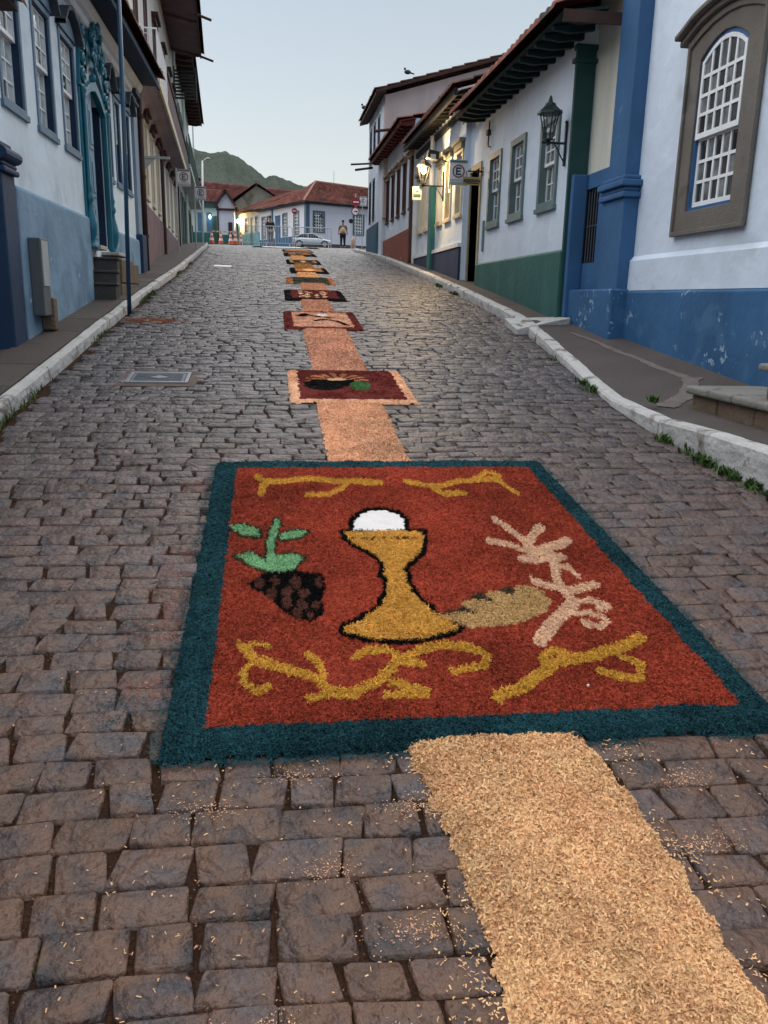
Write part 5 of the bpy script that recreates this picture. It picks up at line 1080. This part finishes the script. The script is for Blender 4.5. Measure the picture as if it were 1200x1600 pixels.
roofplane('roof_slope', roof_r, hA, e2, e0, apex, FZ(10.4, -5, 12.0), 34, 12)
MB().tube([e0, apex], .12, 6).tube([apex, FA(9.5, -5.2, hz_-.15)], .12, 6).tube([apex, FZ(10.4, -5, 12.05)], .12, 6).build('ridge_tiles', mat('pale_ridge_tile', (.26, .13, .11), .85, .2, 3), hA)
hB = thing('cyan_dado_house', 'low cream house with cyan dado, left of the hipped corner house', 'house', FZ(10, 0, 0))
wB = [(10.45, 10.95), (12.9, 13.5)]
wall(FZ, 10.02, 15.0, 5.6, 9.9, [(a, b, 7.9, 9.2) for a, b in wB]+[(11.5, 12.2, 6.3, 9.2)], cream, hB, .3, .15)
for a, b_ in wB: fwin(FZ, hB, a, b_, 7.9, 9.2, 2, 4, greyb)
MB(FZ).box(11.5, 12.2, -.14, -.06, 6.3, 9.2).build('door', teal_p, hB); MB(FZ).box(10.03, 11.45, 0, .05, 5.6, 7.75).box(12.25, 14.8, 0, .05, 5.6, 7.75).build('dado', cyan, hB)
MB(FZ).box(10, 15.2, -.1, .35, 9.75, 9.9).build('eave_board', brown, hB); MB(FZ).box(14.82, 15.05, -.1, .08, 5.6, 9.7).build('corner_post', cyan, hB)
roofplane('roof_slope', roof_r, hB, FZ(15.3, .6, 9.86), FZ(10.4, .6, 9.86), FZ(10.4, -5, 12.1), FZ(15.3, -5, 12.1), 18, 10)
# lamp-lit corner, gabled house behind, small gabled portal and green house on the far left
wl = thing('lit_wall_lamp', 'warm glowing wall lamp at the left end of the cyan dado house', 'wall lamp', FZ(14.5, .3, 8.8))
MB(FZ).ball((14.5, .35, 9.0), (.13, .13, .2), 8, 6).build('bulb', MATS['glowing_bulb'], wl); MB(FZ).tube([(14.5, 0, 9.2), (14.5, .35, 9.22)], .03, 6).build('arm', iron, wl)
ld = bpy.data.lights.new('lamp_light', 'POINT'); ld.energy = 75; ld.color = (1, .62, .22); ld.shadow_soft_size = .12
lo = bpy.data.objects.new('lamp_light', ld); COL.objects.link(lo); lo.parent = wl; lo.location = Vector(FZ(14.3, .75, 8.9))-WL[wl.name]
hC = thing('stained_gable_house', 'house with a tall water stained gable rising behind the cyan dado house', 'house', (-1.6, 96, 0))
b = MB(); b.prism([(-4.3, 6.5), (.6, 6.5), (.6, 12.0), (-1.65, 13.2), (-4.3, 11.2)], 1, 95, 99); b.build('wall', gstain, hC)
roofplane('roof_slope', roof_f, hC, (-7.2, 94.6, 9.6), (-7.2, 108, 9.6), (-1.65, 108, 13.45), (-1.65, 94.6, 13.45), 22, 8); roofplane('roof_slope', roof_f, hC, (1.3, 108, 11.7), (1.3, 94.6, 11.7), (-1.65, 94.6, 13.45), (-1.65, 108, 13.45), 22, 6)
hD = thing('big_red_roof', 'broad red roof stretching below the hills behind the gabled house', 'house', (-4, 125, 0))
MB().box(-19, 9.5, 121, 133, 8, 14.0).build('wall', cream, hD)
roofplane('roof_slope', roof_f, hD, (-20, 120, 13.9), (10, 120, 13.3), (9, 127, 16.3), (-20, 127, 18.0), 60, 10)
roofplane('roof_slope', roof_f, hD, (10, 134, 13.3), (-20, 134, 13.9), (-20, 127, 18.0), (9, 127, 16.3), 60, 10)
hE = thing('timber_gable_house', 'small white house with dark timber gable and green dado on the far left corner', 'house', (-4.6, 88, 0))
MB().prism([(-5.35, 6.2), (-3.75, 6.2), (-3.75, 10.6), (-4.55, 11.5), (-5.35, 10.6)], 1, 88, 93).build('wall', lav, hE); MB().box(-5.37, -3.73, 87.95, 88, 6.2, 7.6).build('dado', greenpl, hE)
MB().hexa([(-5.7, 87.6, 10.3), (-5.45, 87.6, 10.3), (-5.45, 93, 10.3), (-5.7, 93, 10.3), (-4.7, 87.6, 11.8), (-4.45, 87.6, 11.8), (-4.45, 93, 11.8), (-4.7, 93, 11.8)]).hexa([(-3.7, 87.6, 10.3), (-3.45, 87.6, 10.3), (-3.45, 93, 10.3), (-3.7, 93, 10.3), (-4.7, 87.6, 11.8), (-4.45, 87.6, 11.8), (-4.45, 93, 11.8), (-4.7, 93, 11.8)]).box(-5.5, -3.6, 87.8, 88, 9.9, 10.1).box(-5.42, -5.28, 87.9, 88.05, 6.3, 10.3).build('timber_frame', brown, hE)
MB().box(-4.35, -3.95, 87.9, 88.02, 6.4, 8.8).build('door', mat('black_green_paint', (.02, .03, .03), .5, .1, 5), hE)
hF = thing('green_dado_house', 'pale green trimmed house with dark green dado at the far left of the square', 'house', (-6.4, 90, 0))
MB().box(-9, -5.5, 90, 96, 6.2, 10.4).build('wall', pgr, hF); MB().box(-9, -5.5, 89.94, 90, 6.2, 7.9).build('dado', greenpl, hF); MB().box(-9.2, -5.4, 89.6, 90.2, 10.3, 10.9).build('fascia', gfr, hF)
for a in (-7.5, -6.6): q = MB().box(a, a+.5, 89.93, 89.99, 8.0, 9.8).build('window', mblue, hF)
MB().box(-6.05, -5.6, 89.9, 89.98, 6.3, 9.5).build('door', gfr, hF)
roofplane('roof_slope', roof_f, hF, (-10, 89.5, 10.8), (-5.3, 89.5, 10.8), (-5.3, 95, 12.6), (-10, 95, 12.6), 20, 8)
cw = thing('cool_wall_lamp', 'bluish white lamp beside the door of the green dado house', 'wall lamp', (-6.25, 89.8, 9.3)); MB().ball((-6.25, 89.7, 9.4), (.12, .12, .22), 8, 6).build('bulb', mat('cool_bulb', (.8, .95, 1), .5, 0, 1, 0, emis=(.65, .9, 1), es=3), cw)
ld = bpy.data.lights.new('cool_light', 'POINT'); ld.energy = 6; ld.color = (.6, .85, 1); ld.shadow_soft_size = .1; lo = bpy.data.objects.new('cool_light', ld); COL.objects.link(lo); lo.parent = cw; lo.location = (0, -.4, 0)
ch = thing('church_top', 'small dark cupola peeping over the roof at the far right', 'tower', (9.2, 100, 0))
MB().lathe(8.75, 96, [(.9, 9), (.9, 11.9), (1.0, 12.0), (.75, 12.5), (.4, 12.9), (.12, 13.1), (.06, 13.7)], 10).build('cupola', mat('dull_copper', (.08, .11, .11), .7, .2, 2), ch)
for nm, x, y, z0, z1, lb in (('antenna_mast', 7.9, 112, 9, 17.4, 'thin mast standing behind the hipped roof'), ('antenna_mast', -4.45, 52, 8, 12.0, 'spiky roof antenna above the low white house on the left')):
    am = thing(nm, lb, 'antenna', (x, y, z0)); b = MB(); b.tube([(x, y, z0), (x, y, z1)], [.06, .03], 6)
    if x < 0:
        for k in range(5): b.tube([(x-.35+.04*k, y, z1-.2-k*.16), (x+.35-.04*k, y, z1-.2-k*.16)], .012, 4)
    b.build('mast', galv, am)
# ---- street furniture on the crest
cone_o = mat('cone_orange', (.62, .10, .03), .5, .1, 5); band = mat('cone_white_band', (.7, .7, .7), .5, .05, 5)
def cone(x, y, label):
    t = thing('traffic_cone', label, 'traffic cone', (x, y, G(y)+.004), 'traffic cones closing the street'); z = G(y)+.004
    MB().box(x-.19, x+.19, y-.19, y+.19, z, z+.035).build('foot', mat('rubber_black', (.02, .02, .02), .7, .1, 5), t, bevel=.01)
    MB().lathe(x, y, [(.15, z+.036), (.125, z+.22)], 14).lathe(x, y, [(.098, z+.36), (.075, z+.48)], 14).lathe(x, y, [(.055, z+.60), (.03, z+.74), (.02, z+.75)], 14).build('body', cone_o, t, smooth=False)
    MB().lathe(x, y, [(.125, z+.221), (.099, z+.359)], 14).lathe(x, y, [(.0745, z+.481), (.056, z+.599)], 14).build('band', band, t); return t
for x, y, lb in ((-3.35, 49, 'traffic cone farthest left, at the end of the left kerb'), (-3.05, 52.5, 'traffic cone half hidden just behind the leftmost one'), (-2.5, 53, 'middle traffic cone left of the pale one'), (-2.25, 54, 'traffic cone between the middle and the right one, set back'), (-2.05, 49, 'traffic cone under the right end of the striped tape'), (-1.85, 52, 'small cone just right of the taped one')): cone(x, y, lb)
tp = thing('barrier_tape', 'striped warning tape strung between the outer traffic cones', 'tape', (-2.7, 49, 5)); b = MB(); 
for i in range(10):
    x0, x1 = -3.33+i*.128, -3.33+(i+1)*.128; z = G(49)+.72-.02*math.sin(i/9*math.pi)
    if i % 2 == 0: b.box(x0, x1, 49, 49.01, z-.03, z+.03)
b.build('white_stripe', band, tp); b = MB()
for i in range(10):
    x0, x1 = -3.33+i*.128, -3.33+(i+1)*.128; z = G(49)+.72-.02*math.sin(i/9*math.pi)
    if i % 2: b.box(x0, x1, 49, 49.01, z-.03, z+.03)
b.build('dark_stripe', mat('tape_yellow', (.55, .42, .05), .5), tp)
def barrier(x0, x1, y, label):
    t = thing('crowd_barrier', label, 'barrier', ((x0+x1)/2, y, G(y)), 'steel crowd barriers across the street'); z = G(y)+.02
    MB().tube([(x0, y, z), (x0, y, z+1.0), (x0+.08, y, z+1.08), (x1-.08, y, z+1.08), (x1, y, z+1.0), (x1, y, z)], .025, 6).tube([(x0, y, z+.16), (x1, y, z+.16)], .02, 6).build('frame', galv, t)
    f0 = None; n = int((x1-x0)/.14)
    for i in range(1, n):
        if f0 is None: f0 = MB().tube([(x0+.14, y, z+.16), (x0+.14, y, z+1.07)], .010, 5).build('rail', galv, t)
        else: again(f0, t, Vector((.14*(i-1), 0, 0)))
    for x in (x0+.15, x1-.15): MB().tube([(x, y-.3, z), (x, y, z+.12), (x, y+.3, z)], .018, 5).build('foot', galv, t)
    return t
barrier(-1.85, -.6, 50.3, 'crowd barrier left of the man behind the barriers'); barrier(-.5, 1.15, 50, 'crowd barrier standing in front of the blue dado'); barrier(1.25, 3.4, 50.2, 'crowd barrier right of centre, in front of the silver car')
lp = thing('tall_lamp_post', 'tall thin white lamp post at the end of the left pavement', 'lamp post', (-3.58, 46, 4)); MB().tube([(-3.62, 46, G(46)), (-3.55, 46, 6.2), (-3.5, 46, 8.3)], [.06, .05, .04], 8).build('pole', whitep, lp, smooth=True); MB().tube([(-3.5, 46, 8.28), (-3.28, 46, 8.42)], .03, 6).ball((-3.22, 46, 8.42), (.12, .08, .06), 8, 5).build('lamp_head', galv, lp)
def rsign(t, x, y, z, r, m, m2=None, r2=0):
    b = MB(); disc(b, x, y, z, r); b.build('disc', m, t)
    if m2: b = MB(); disc(b, x, y-.006, z, r2); b.build('inner_disc', m2, t)
ne = thing('sign_post', 'post with red no entry disc and a round arrow sign right of the standing person', 'sign post', (4.78, 50, 4.4)); MB().tube([(4.8, 50.03, G(50)-.1), (4.8, 50.03, 7.5)], .03, 8).build('post', galv, ne)
rsign(ne, 4.82, 50, 7.04, .26, sig_r); MB().box(4.66, 4.98, 49.985, 49.993, 7.0, 7.07).build('bar', sig_w, ne)
rsign(ne, 4.78, 49.99, 6.52, .24, sig_r, sig_w, .18); MB().box(4.70, 4.86, 49.975, 49.981, 6.50, 6.54).add([(4.85, 49.975, 6.45), (4.92, 49.975, 6.52), (4.85, 49.975, 6.59)], [(0, 1, 2)]); b = MB(); b.box(4.70, 4.84, 49.975, 49.981, 6.50, 6.54); b.prism([(4.84, 6.45), (4.92, 6.52), (4.84, 6.59)], 1, 49.975, 49.981); b.build('arrow', sig_k, ne)
ps3 = parking_sign('parking sign high up against the far red roof beside the no entry disc', 5.03, 5.42, 50.02, 6.82, 7.36); MB().tube([(5.0, 50.06, 7.2), (5.5, 50.06, 7.2)], .015, 5).build('arm', galv, ps3); MB().tube([(5.2, 50.08, G(50)), (5.2, 50.08, 7.3)], .022, 6).build('post', galv, ps3)
sm = thing('small_round_sign', 'low dark oval sign on a thin post just right of the standing person', 'sign post', (4.55, 50.4, 4.4)); MB().tube([(4.58, 50.42, G(50)), (4.58, 50.42, 6.1)], .015, 6).build('post', galv, sm); rsign(sm, 4.57, 50.4, 6.02, .13, sig_k)
re = thing('no_entry_sign', 'small red no entry disc behind the barriers in front of the hipped house', 'sign post', (1.35, 52, 4.4)); MB().tube([(1.33, 52.02, G(52)), (1.33, 52.02, 6.75)], .02, 6).build('post', galv, re); rsign(re, 1.33, 52, 6.62, .17, sig_r); MB().box(1.22, 1.44, 51.985, 51.993, 6.60, 6.645).build('bar', sig_w, re)
bg2 = thing('sand_bag', 'tan sack leaning at the end of the right kerb beside the standing person', 'sack', (4.75, 50.9, 4.4)); MB().ball((4.78, 51.2, G(51)+.30), (.16, .14, .36), 10, 8).build('sack', mat('sacking', (.45, .32, .24), .9, .15, 6), bg2, smooth=True)
hl_ = lantern('wall_lantern', 'small unlit lantern on the corner of the hipped house', 3.7, 75.9, 4.2, 8.0, 1.6, False, iron, 'wall lanterns')

# ---------------------------------------------------------------- people, car and small things
def skin(name, chain, m, parent, sub=2):
    """one continuous body surface grown over joints: chain = list of (index, parent index, (x,y,z), (rx,ry))"""
    me = bpy.data.meshes.new(name); off = WL[parent.name]
    me.from_pydata([Vector(c[2])-off for c in chain], [(c[0], c[1]) for c in chain if c[1] is not None], [])
    me.materials.append(m); o = link(bpy.data.objects.new(name, me), parent); md = o.modifiers.new('skin', 'SKIN'); md.use_smooth_shade = True
    if not me.skin_vertices: me.skin_vertices.new()
    for i, c in enumerate(chain): me.skin_vertices[0].data[i].radius = c[3]; me.skin_vertices[0].data[i].use_root = c[1] is None
    s = o.modifiers.new('sub', 'SUBSURF'); s.levels = sub; s.render_levels = sub; return o
skin_m = mat('skin_tone', (.28, .15, .10), .6, .1, 8); hair_m = mat('dark_hair', (.015, .012, .010), .7, .2, 20)
def person(label, x, y, z, shirt, trouser, vest=None, cap=None, pose='stand', face=-1):
    t = thing('person', label, 'person', (x, y, z)); P = lambda a, b, c: (x+a, y+b*(-face), z+c)
    arm = (.30, .02, 1.02) if pose == 'stand' else (.27, -.22, 1.12)
    ch = [(0, None, P(0, 0, .98), (.15, .11)), (1, 0, P(0, 0, 1.18), (.14, .10)), (2, 1, P(0, 0, 1.38), (.17, .11)), (3, 2, P(0, 0, 1.49), (.06, .06)), (4, 3, P(0, -.01, 1.60), (.075, .09)), (5, 4, P(0, -.005, 1.70), (.07, .085)),
          (6, 2, P(.19, 0, 1.40), (.06, .06)), (7, 6, P(.27, .03, 1.15), (.045, .045)), (8, 7, P(arm[0], arm[1], .93), (.032, .032)), (9, 8, P(arm[0], arm[1]-.03, .83), (.035, .022)),
          (10, 2, P(-.19, 0, 1.40), (.06, .06)), (11, 10, P(-.27, .03, 1.15), (.045, .045)), (12, 11, P(-arm[0], arm[1], .93), (.032, .032)), (13, 12, P(-arm[0], arm[1]-.03, .83), (.035, .022)),
          (14, 0, P(.10, 0, .88), (.10, .10)), (15, 14, P(.11, -.02, .50), (.065, .065)), (16, 15, P(.12, .01, .10), (.045, .045)), (17, 16, P(.13, -.12, .04), (.045, .03)),
          (18, 0, P(-.10, 0, .88), (.10, .10)), (19, 18, P(-.11, -.02, .50), (.065, .065)), (20, 19, P(-.12, .01, .10), (.045, .045)), (21, 20, P(-.13, -.12, .04), (.045, .03))]
    skin('body', ch, skin_m, t)
    g = 1.16
    sc = lambda ids, k: [(i, (ids[n-1] if n else None), ch[j][2], (ch[j][3][0]*k, ch[j][3][1]*k)) for n, (i, j) in enumerate(zip(ids, ids))]
    def sub(js, par, m, nm, k=1.14):
        idx = {j: i for i, j in enumerate(js)}; skin(nm, [(idx[j], None if par[j] is None else idx[par[j]], ch[j][2], (ch[j][3][0]*k, ch[j][3][1]*k)) for j in js], m, t)
    sub([0, 1, 2, 6, 7, 10, 11], {0: None, 1: 0, 2: 1, 6: 2, 7: 6, 10: 2, 11: 10}, shirt, 'shirt', 1.3)
    sub([0, 14, 15, 16, 18, 19, 20], {0: None, 14: 0, 15: 14, 16: 15, 18: 0, 19: 18, 20: 19}, trouser, 'trousers', 1.34)
    for a, q in ((16, 17), (20, 21)): skin('shoe', [(0, None, ch[a][2][:2]+(z+.06,), (.055, .05)), (1, 0, ch[q][2], (.055, .04))], mat('shoe_black', (.015, .015, .016), .5), t)
    if vest: sub([0, 1, 2], {0: None, 1: 0, 2: 1}, vest, 'vest', 1.42)
    MB().ball(P(0, .02, 1.73), (.095, .105, .085), 12, 8).build('hair' if cap is None else 'cap', cap or hair_m, t, smooth=True)
    MB().ball(P(0, -.105, 1.64), (.015, .02, .02), 6, 4).build('nose', skin_m, t, smooth=True)
    for s in (-1, 1): MB().ball(P(s*.035, -.09, 1.675), (.012, .01, .008), 6, 4).build('eye', hair_m, t)
    if cap: MB().ball(P(0, -.11, 1.72), (.07, .07, .012), 10, 4).build('cap_peak', cap, t, smooth=True)
    return t
blackc = mat('black_cloth', (.014, .015, .02), .8, .2, 10); vestm = mat('cream_orange_vest', (.62, .42, .24), .7, .15, 10); greyc = mat('grey_cloth', (.22, .21, .21), .85, .2, 10)
person('person in dark trousers and a pale orange vest standing at the right kerb end', 4.72, 58, G(58)+.02, mat('dark_shirt', (.10, .07, .07), .8), blackc, vestm, blackc)
person('person in dark top and grey trousers behind the crowd barriers', -.12, 55, G(55)+.02, blackc, greyc)

def car(x, y, zg, ang):
    t = thing('parked_car', 'silver sedan crossing behind the barriers at the top of the street', 'car', (x, y, zg)); c, s = math.cos(ang), math.sin(ang)
    k_ = .78; F = lambda u, v, z: (x+k_*(c*u-s*v), y+k_*(s*u+c*v), zg+k_*z)
    silver = mat('silver_paint', (.50, .54, .60), .25, .03, 3, 0, 1, .6, metal=.35); tyre = mat('tyre_rubber', (.015, .015, .015), .8)
    st_ = [(-2.15, .62, .42, .72), (-2.05, .78, .30, .92), (-1.6, .84, .22, .98), (-.9, .86, .20, .97), (0, .86, .20, .95), (.8, .86, .20, .93), (1.3, .85, .22, .86), (1.85, .80, .26, .76), (2.12, .64, .36, .62)]
    def loft(rows, name, m, parent, smooth=True):
        b = MB(F); n = len(rows[0]); P = [p for r in rows for p in r]; fs = [(i*n+j, i*n+(j+1) % n, (i+1)*n+(j+1) % n, (i+1)*n+j) for i in range(len(rows)-1) for j in range(n)]
        fs += [tuple(range(n))[::-1], tuple((len(rows)-1)*n+j for j in range(n))]; b.add(P, fs); return b.build(name, m, parent, smooth=smooth)
    rows = [[(u, -w*.92, z0), (u, -w, z0+(z1-z0)*.35), (u, -w*.97, z0+(z1-z0)*.8), (u, -w*.86, z1), (u, 0, z1+.03), (u, w*.86, z1), (u, w*.97, z0+(z1-z0)*.8), (u, w, z0+(z1-z0)*.35), (u, w*.92, z0)] for u, w, z0, z1 in st_]
    body = loft(rows, 'body', silver, t)
    cb = [(-1.75, .66, .96, .97), (-1.15, .62, .95, 1.33), (-.45, .60, .95, 1.41), (.15, .60, .95, 1.39), (.55, .62, .94, 1.25), (1.15, .68, .88, .90)]
    rows = [[(u, -w*1.18, z0), (u, -w*.98, z1-.03), (u, 0, z1), (u, w*.98, z1-.03), (u, w*1.18, z0)] for u, w, z0, z1 in cb]; loft(rows, 'windows', gl, t)
    rows = [[(u, -w, z1-.025), (u, -w*.6, z1+.012), (u, w*.6, z1+.012), (u, w, z1-.025)] for u, w, z0, z1 in cb[1:4]]; loft(rows, 'roof', silver, t)
    b = MB(F)
    for sd_ in (-1, 1):
        b.tube([(-1.75, sd_*.76, .97), (-1.15, sd_*.64, 1.32), (.15, sd_*.62, 1.38), (1.15, sd_*.78, .90)], .03, 5); b.tube([(-.4, sd_*.73, .95), (-.45, sd_*.62, 1.38)], .025, 5)
    b.build('pillar', silver, t)
    for u in (-1.35, 1.38):
        for sd_ in (-1, 1):
            w = MB(F).tube([(u, sd_*.66, .31), (u, sd_*.87, .31)], .31, 18).build('wheel', tyre, t); MB(F).tube([(u, sd_*.86, .31), (u, sd_*.885, .31)], .19, 12).build('rim', galv, w)
    for sd_ in (-1, 1):
        MB(F).box(-2.13, -1.98, sd_*.66-.12, sd_*.66+.12, .66, .80).build('tail_light', mat('tail_red', (.5, .03, .03), .3, 0, 1, 0), t); MB(F).box(1.98, 2.10, sd_*.60-.13, sd_*.60+.13, .52, .64).build('headlight', glc, t)
        MB(F).ball((.75, sd_*.92, 1.0), (.06, .09, .06), 8, 5).build('mirror', silver, t)
    MB(F).box(-2.17, -2.1, -.25, .25, .48, .58).build('number_plate', sig_w, t); return t
car(3.35, 72.5, G(72.5)+.02, R_(-8))

for i, (x, y, z, lb) in enumerate(((3.02, 28.9, 7.55, 'pigeon on the far left tip of the tall corner house roof'), (3.9, 25.6, 7.85, 'pigeon halfway up the roof verge of the tall corner house'))):
    t = thing('pigeon', lb, 'bird', (x, y, z), 'pigeons on the roof'); bm_ = mat('pigeon_grey', (.05, .055, .065), .8)
    MB().ball((x, y, z+.09), (.10, .06, .06), 10, 7).ball((x-.08, y, z+.17), .035, 8, 6).hexa([(x+.05, y-.02, z+.06), (x+.2, y-.03, z+.04), (x+.2, y+.03, z+.04), (x+.05, y+.02, z+.06), (x+.05, y-.02, z+.10), (x+.2, y-.03, z+.055), (x+.2, y+.03, z+.055), (x+.05, y+.02, z+.10)]).build('body', bm_, t, smooth=True)
    MB().add([(x-.11, y, z+.165), (x-.14, y, z+.16), (x-.11, y, z+.175)], [(0, 1, 2)])
# water meter cover sunk in the setts
mh = thing('metal_cover', 'rectangular grey metal cover set in mortar among the setts on the left', 'cover', (-.96, 7.19, G(7.19)))
b = MB(); zc = G(7.19); sl = .125
def slab_q(b, x0, x1, y0, y1, h0, h1):
    b.hexa([(x0, y0, G(y0)+h0), (x1, y0, G(y0)+h0), (x1, y1, G(y1)+h0), (x0, y1, G(y1)+h0), (x0, y0, G(y0)+h1), (x1, y0, G(y0)+h1), (x1, y1, G(y1)+h1), (x0, y1, G(y1)+h1)]); return b
slab_q(MB(), -1.30, -.64, 6.90, 7.48, -.04, .0).build('mortar', mat('old_mortar', (.115, .085, .075), .85, .2, 6, .4, 50, .2), mh)
cast = mat('cast_metal', (.12, .135, .16), .45, .15, 10, .3, 120, .5, metal=.3)
b = MB(); slab_q(b, -1.22, -.71, 7.00, 7.035, 0, .012); slab_q(b, -1.22, -.71, 7.355, 7.39, 0, .012); slab_q(b, -1.22, -1.19, 7.036, 7.354, 0, .012); slab_q(b, -.74, -.71, 7.036, 7.354, 0, .012); b.build('frame', mat('worn_metal', (.24, .25, .28), .4, .1, 10, .2, 80, .5, metal=.4), mh, bevel=.004)
slab_q(MB(), -1.185, -.745, 7.04, 7.35, 0, .007).build('lid', cast, mh); b = MB()
for i in range(8): yy = 7.07+i*.034; slab_q(b, -1.16, -.77, yy, yy+.010, .0071, .0105)
b.build('lid_rib', cast, mh); b = MB(); b.hexa([(-1.04, 7.17, G(7.17)+.008), (-.96, 7.13, G(7.13)+.008), (-.88, 7.17, G(7.17)+.008), (-.96, 7.24, G(7.24)+.008), (-1.04, 7.17, G(7.17)+.014), (-.96, 7.13, G(7.13)+.014), (-.88, 7.17, G(7.17)+.014), (-.96, 7.24, G(7.24)+.014)]); b.build('emblem', MATS['worn_metal'], mh)
for xx in (-1.10, -.82): b = MB(); slab_q(b, xx-.022, xx+.022, 7.175, 7.21, .0072, .0078); b.build('key_hole', dark, mh)
wlq = thing('white_line', 'short white painted line on the setts at the left near the crest', 'painted line', (-1.3, 19.5, G(19.5)))
b = MB(); slab_q(b, -1.30, -.92, 19.25, 19.75, .004, .008); b.build('paint', whitep, wlq)
# red earth washed against the kerb at the foot of the pole
x = rg.normal(-1.45, .17, 2600); y = rg.normal(10.35, .12, 2600); k = (x > -1.8)
CV, CF, CT = chips(x[k], y[k], G(y[k])+.004, .012, .009, .15, 71, .1); npmesh('red_earth', CV, CF, mat('red_earth_crumbs', (.20, .065, .035), .95, .2, 9, 0, 1, .05, tone=.5), None, tone=CT, kind='stuff')

# stone steps at the right edge
st = thing('stone_steps', 'worn brown stone steps with grey slab tops at the right edge of the photo', 'steps', (3.5, 5.4, 1))
slab_m = mat('worn_step_slab', (.22, .215, .20), .8, .2, 4, .4, 35, .2, fine=.2, dirt=((.08, .08, .06), 5, .58))
for k, (ya, yb) in enumerate(((5.66, 6.02), (5.17, 5.655), (4.5, 5.165), (3.9, 4.495))):
    MB().box(3.22+.006*(k % 2), 3.83, ya, yb-.006, .45, .945).build('riser_stone', stone_b, st, bevel=.015)
for k, (ya, yb) in enumerate(((5.4, 6.06), (4.6, 5.395), (3.8, 4.595))): MB().box(3.175, 3.83, ya, yb-.004, .95, 1.01-.004*k).build('tread_slab', slab_m, st, bevel=.018)
for k, (ya, yb) in enumerate(((4.75, 5.14), (4.2, 4.745))): MB().box(3.27, 3.83, ya, yb-.006, 1.012, 1.19).build('riser_stone', stone_b, st, bevel=.012)
MB().box(3.235, 3.83, 4.1, 5.22, 1.195, 1.245).build('tread_slab', slab_m, st, bevel=.016)

# weeds at the foot of the right kerb, grass tufts in the joints
leafm = mat('weed_leaf', (.065, .115, .035), .7, .35, 20, .1, 60, .2, tone=.45); drym = mat('dry_grass', (.22, .17, .07), .85, .3, 20, .1, 60, .1, tone=.4)
def blades(xs_, ys_, zs_, L, Wd, m, name, seed, lean=.6):
    r = np.random.RandomState(seed); n = len(xs_); a = r.uniform(0, 2*np.pi, n); L = L*r.uniform(.4, 1.4, n); w = Wd*r.uniform(.6, 1.5, n); ln = r.uniform(.2, 1, n)*lean
    V = np.zeros((n, 6, 3), np.float32)
    for k, t in enumerate((0, .55, 1)):
        hx_ = np.cos(a)*L*ln*t**1.5; hy_ = np.sin(a)*L*ln*t**1.5; hz_2 = L*(t-.35*ln*t*t); ww = w*(.6, 1, .08)[k]
        for e, q in enumerate((-.5, .5)):
            V[:, k*2+e, 0] = xs_+hx_-np.sin(a)*ww*q; V[:, k*2+e, 1] = ys_+hy_+np.cos(a)*ww*q; V[:, k*2+e, 2] = zs_+hz_2
    i = np.arange(n)*6; Fq = np.concatenate([np.stack([i, i+1, i+3, i+2], 1), np.stack([i+2, i+3, i+5, i+4], 1)])
    return npmesh(name, V.reshape(-1, 3), Fq, m, None, tone=np.repeat(r.uniform(0, 1, n), 6), kind='stuff')
cl_ = []
rw = np.random.RandomState(8)
for cy0, n, sp in ((4.2, 190, .07), (4.42, 90, .03), (4.62, 130, .04), (4.9, 130, .05), (5.1, 30, .02), (5.36, 80, .04), (6.85, 90, .03), (7.1, 50, .02), (8.2, 20, .03), (14.1, 120, .1), (15.5, 80, .15)):
    yy = rw.normal(cy0, sp, n); xx = kr(yy)-.012-np.abs(rw.normal(0, .034, n)); cl_.append((xx, yy))
xx = np.concatenate([c[0] for c in cl_]); yy = np.concatenate([c[1] for c in cl_]); blades(xx, yy, G(yy)-.005, .06, .014, leafm, 'kerb_weeds', 9, .9)
cl_ = []
for cy0, n in ((12.5, 260), (13.1, 160), (17, 200), (9.2, 60), (6.5, 60), (5.9, 90), (20, 100)): yy = rw.normal(cy0, .25, n); xx = kl(yy)+.01+np.abs(rw.normal(0, .02, n)); cl_.append((xx, yy))
xx = np.concatenate([c[0] for c in cl_]); yy = np.concatenate([c[1] for c in cl_]); blades(xx, yy, G(yy)-.005, .05, .008, leafm, 'kerb_weeds', 10, .9)
yy = rw.normal(6.07, .02, 160); xx = 2.93+rw.normal(0, .015, 160); blades(xx, yy, G(yy)+.10, .05, .012, leafm, 'kerb_weeds', 12, .8)
pts = []
for k in range(46):
    cx0, cy0 = (rw.uniform(-1.6, .2), rw.uniform(1.2, 4.5)) if k < 26 else (rw.uniform(1.7, 2.8), rw.uniform(4.2, 6.5))
    n = rw.randint(12, 50); pts.append((cx0+rw.normal(0, .028, n), cy0+rw.normal(0, .012, n)))
xx = np.concatenate([p[0] for p in pts]); yy = np.concatenate([p[1] for p in pts]); q = len(xx)//2
blades(xx[:q], yy[:q], G(yy[:q])-.016, .022, .0022, leafm, 'joint_grass', 13, .9); blades(xx[q:], yy[q:], G(yy[q:])-.012, .026, .0025, drym, 'dry_joint_grass', 14, 1.0)
# crumbs of soil and bark lying in the joints and on the setts
x = rw.uniform(-1.8, 2.6, 16000); y = 1.1+rw.uniform(0, 1, 16000)**1.5*4.5; CV, CF, CT = chips(x, y, G(y)+.0035-.013*(rw.uniform(0, 1, 16000) > .3), .0042, .003, .3, 73, .1); npmesh('soil_crumbs', CV, CF, mat('crumb_brown', (.20, .12, .075), .95, .3, 9, 0, 1, .05, tone=.7), None, tone=CT, kind='stuff')
x = rw.uniform(-1.6, 1.8, 260); y = rw.uniform(1.15, 3.0, 260); CV, CF, CT = chips(x, y, G(y)+.004, .009, .004, .2, 74, .3); npmesh('stray_shavings', CV, CF, SM['rose'], None, tone=CT, kind='stuff')
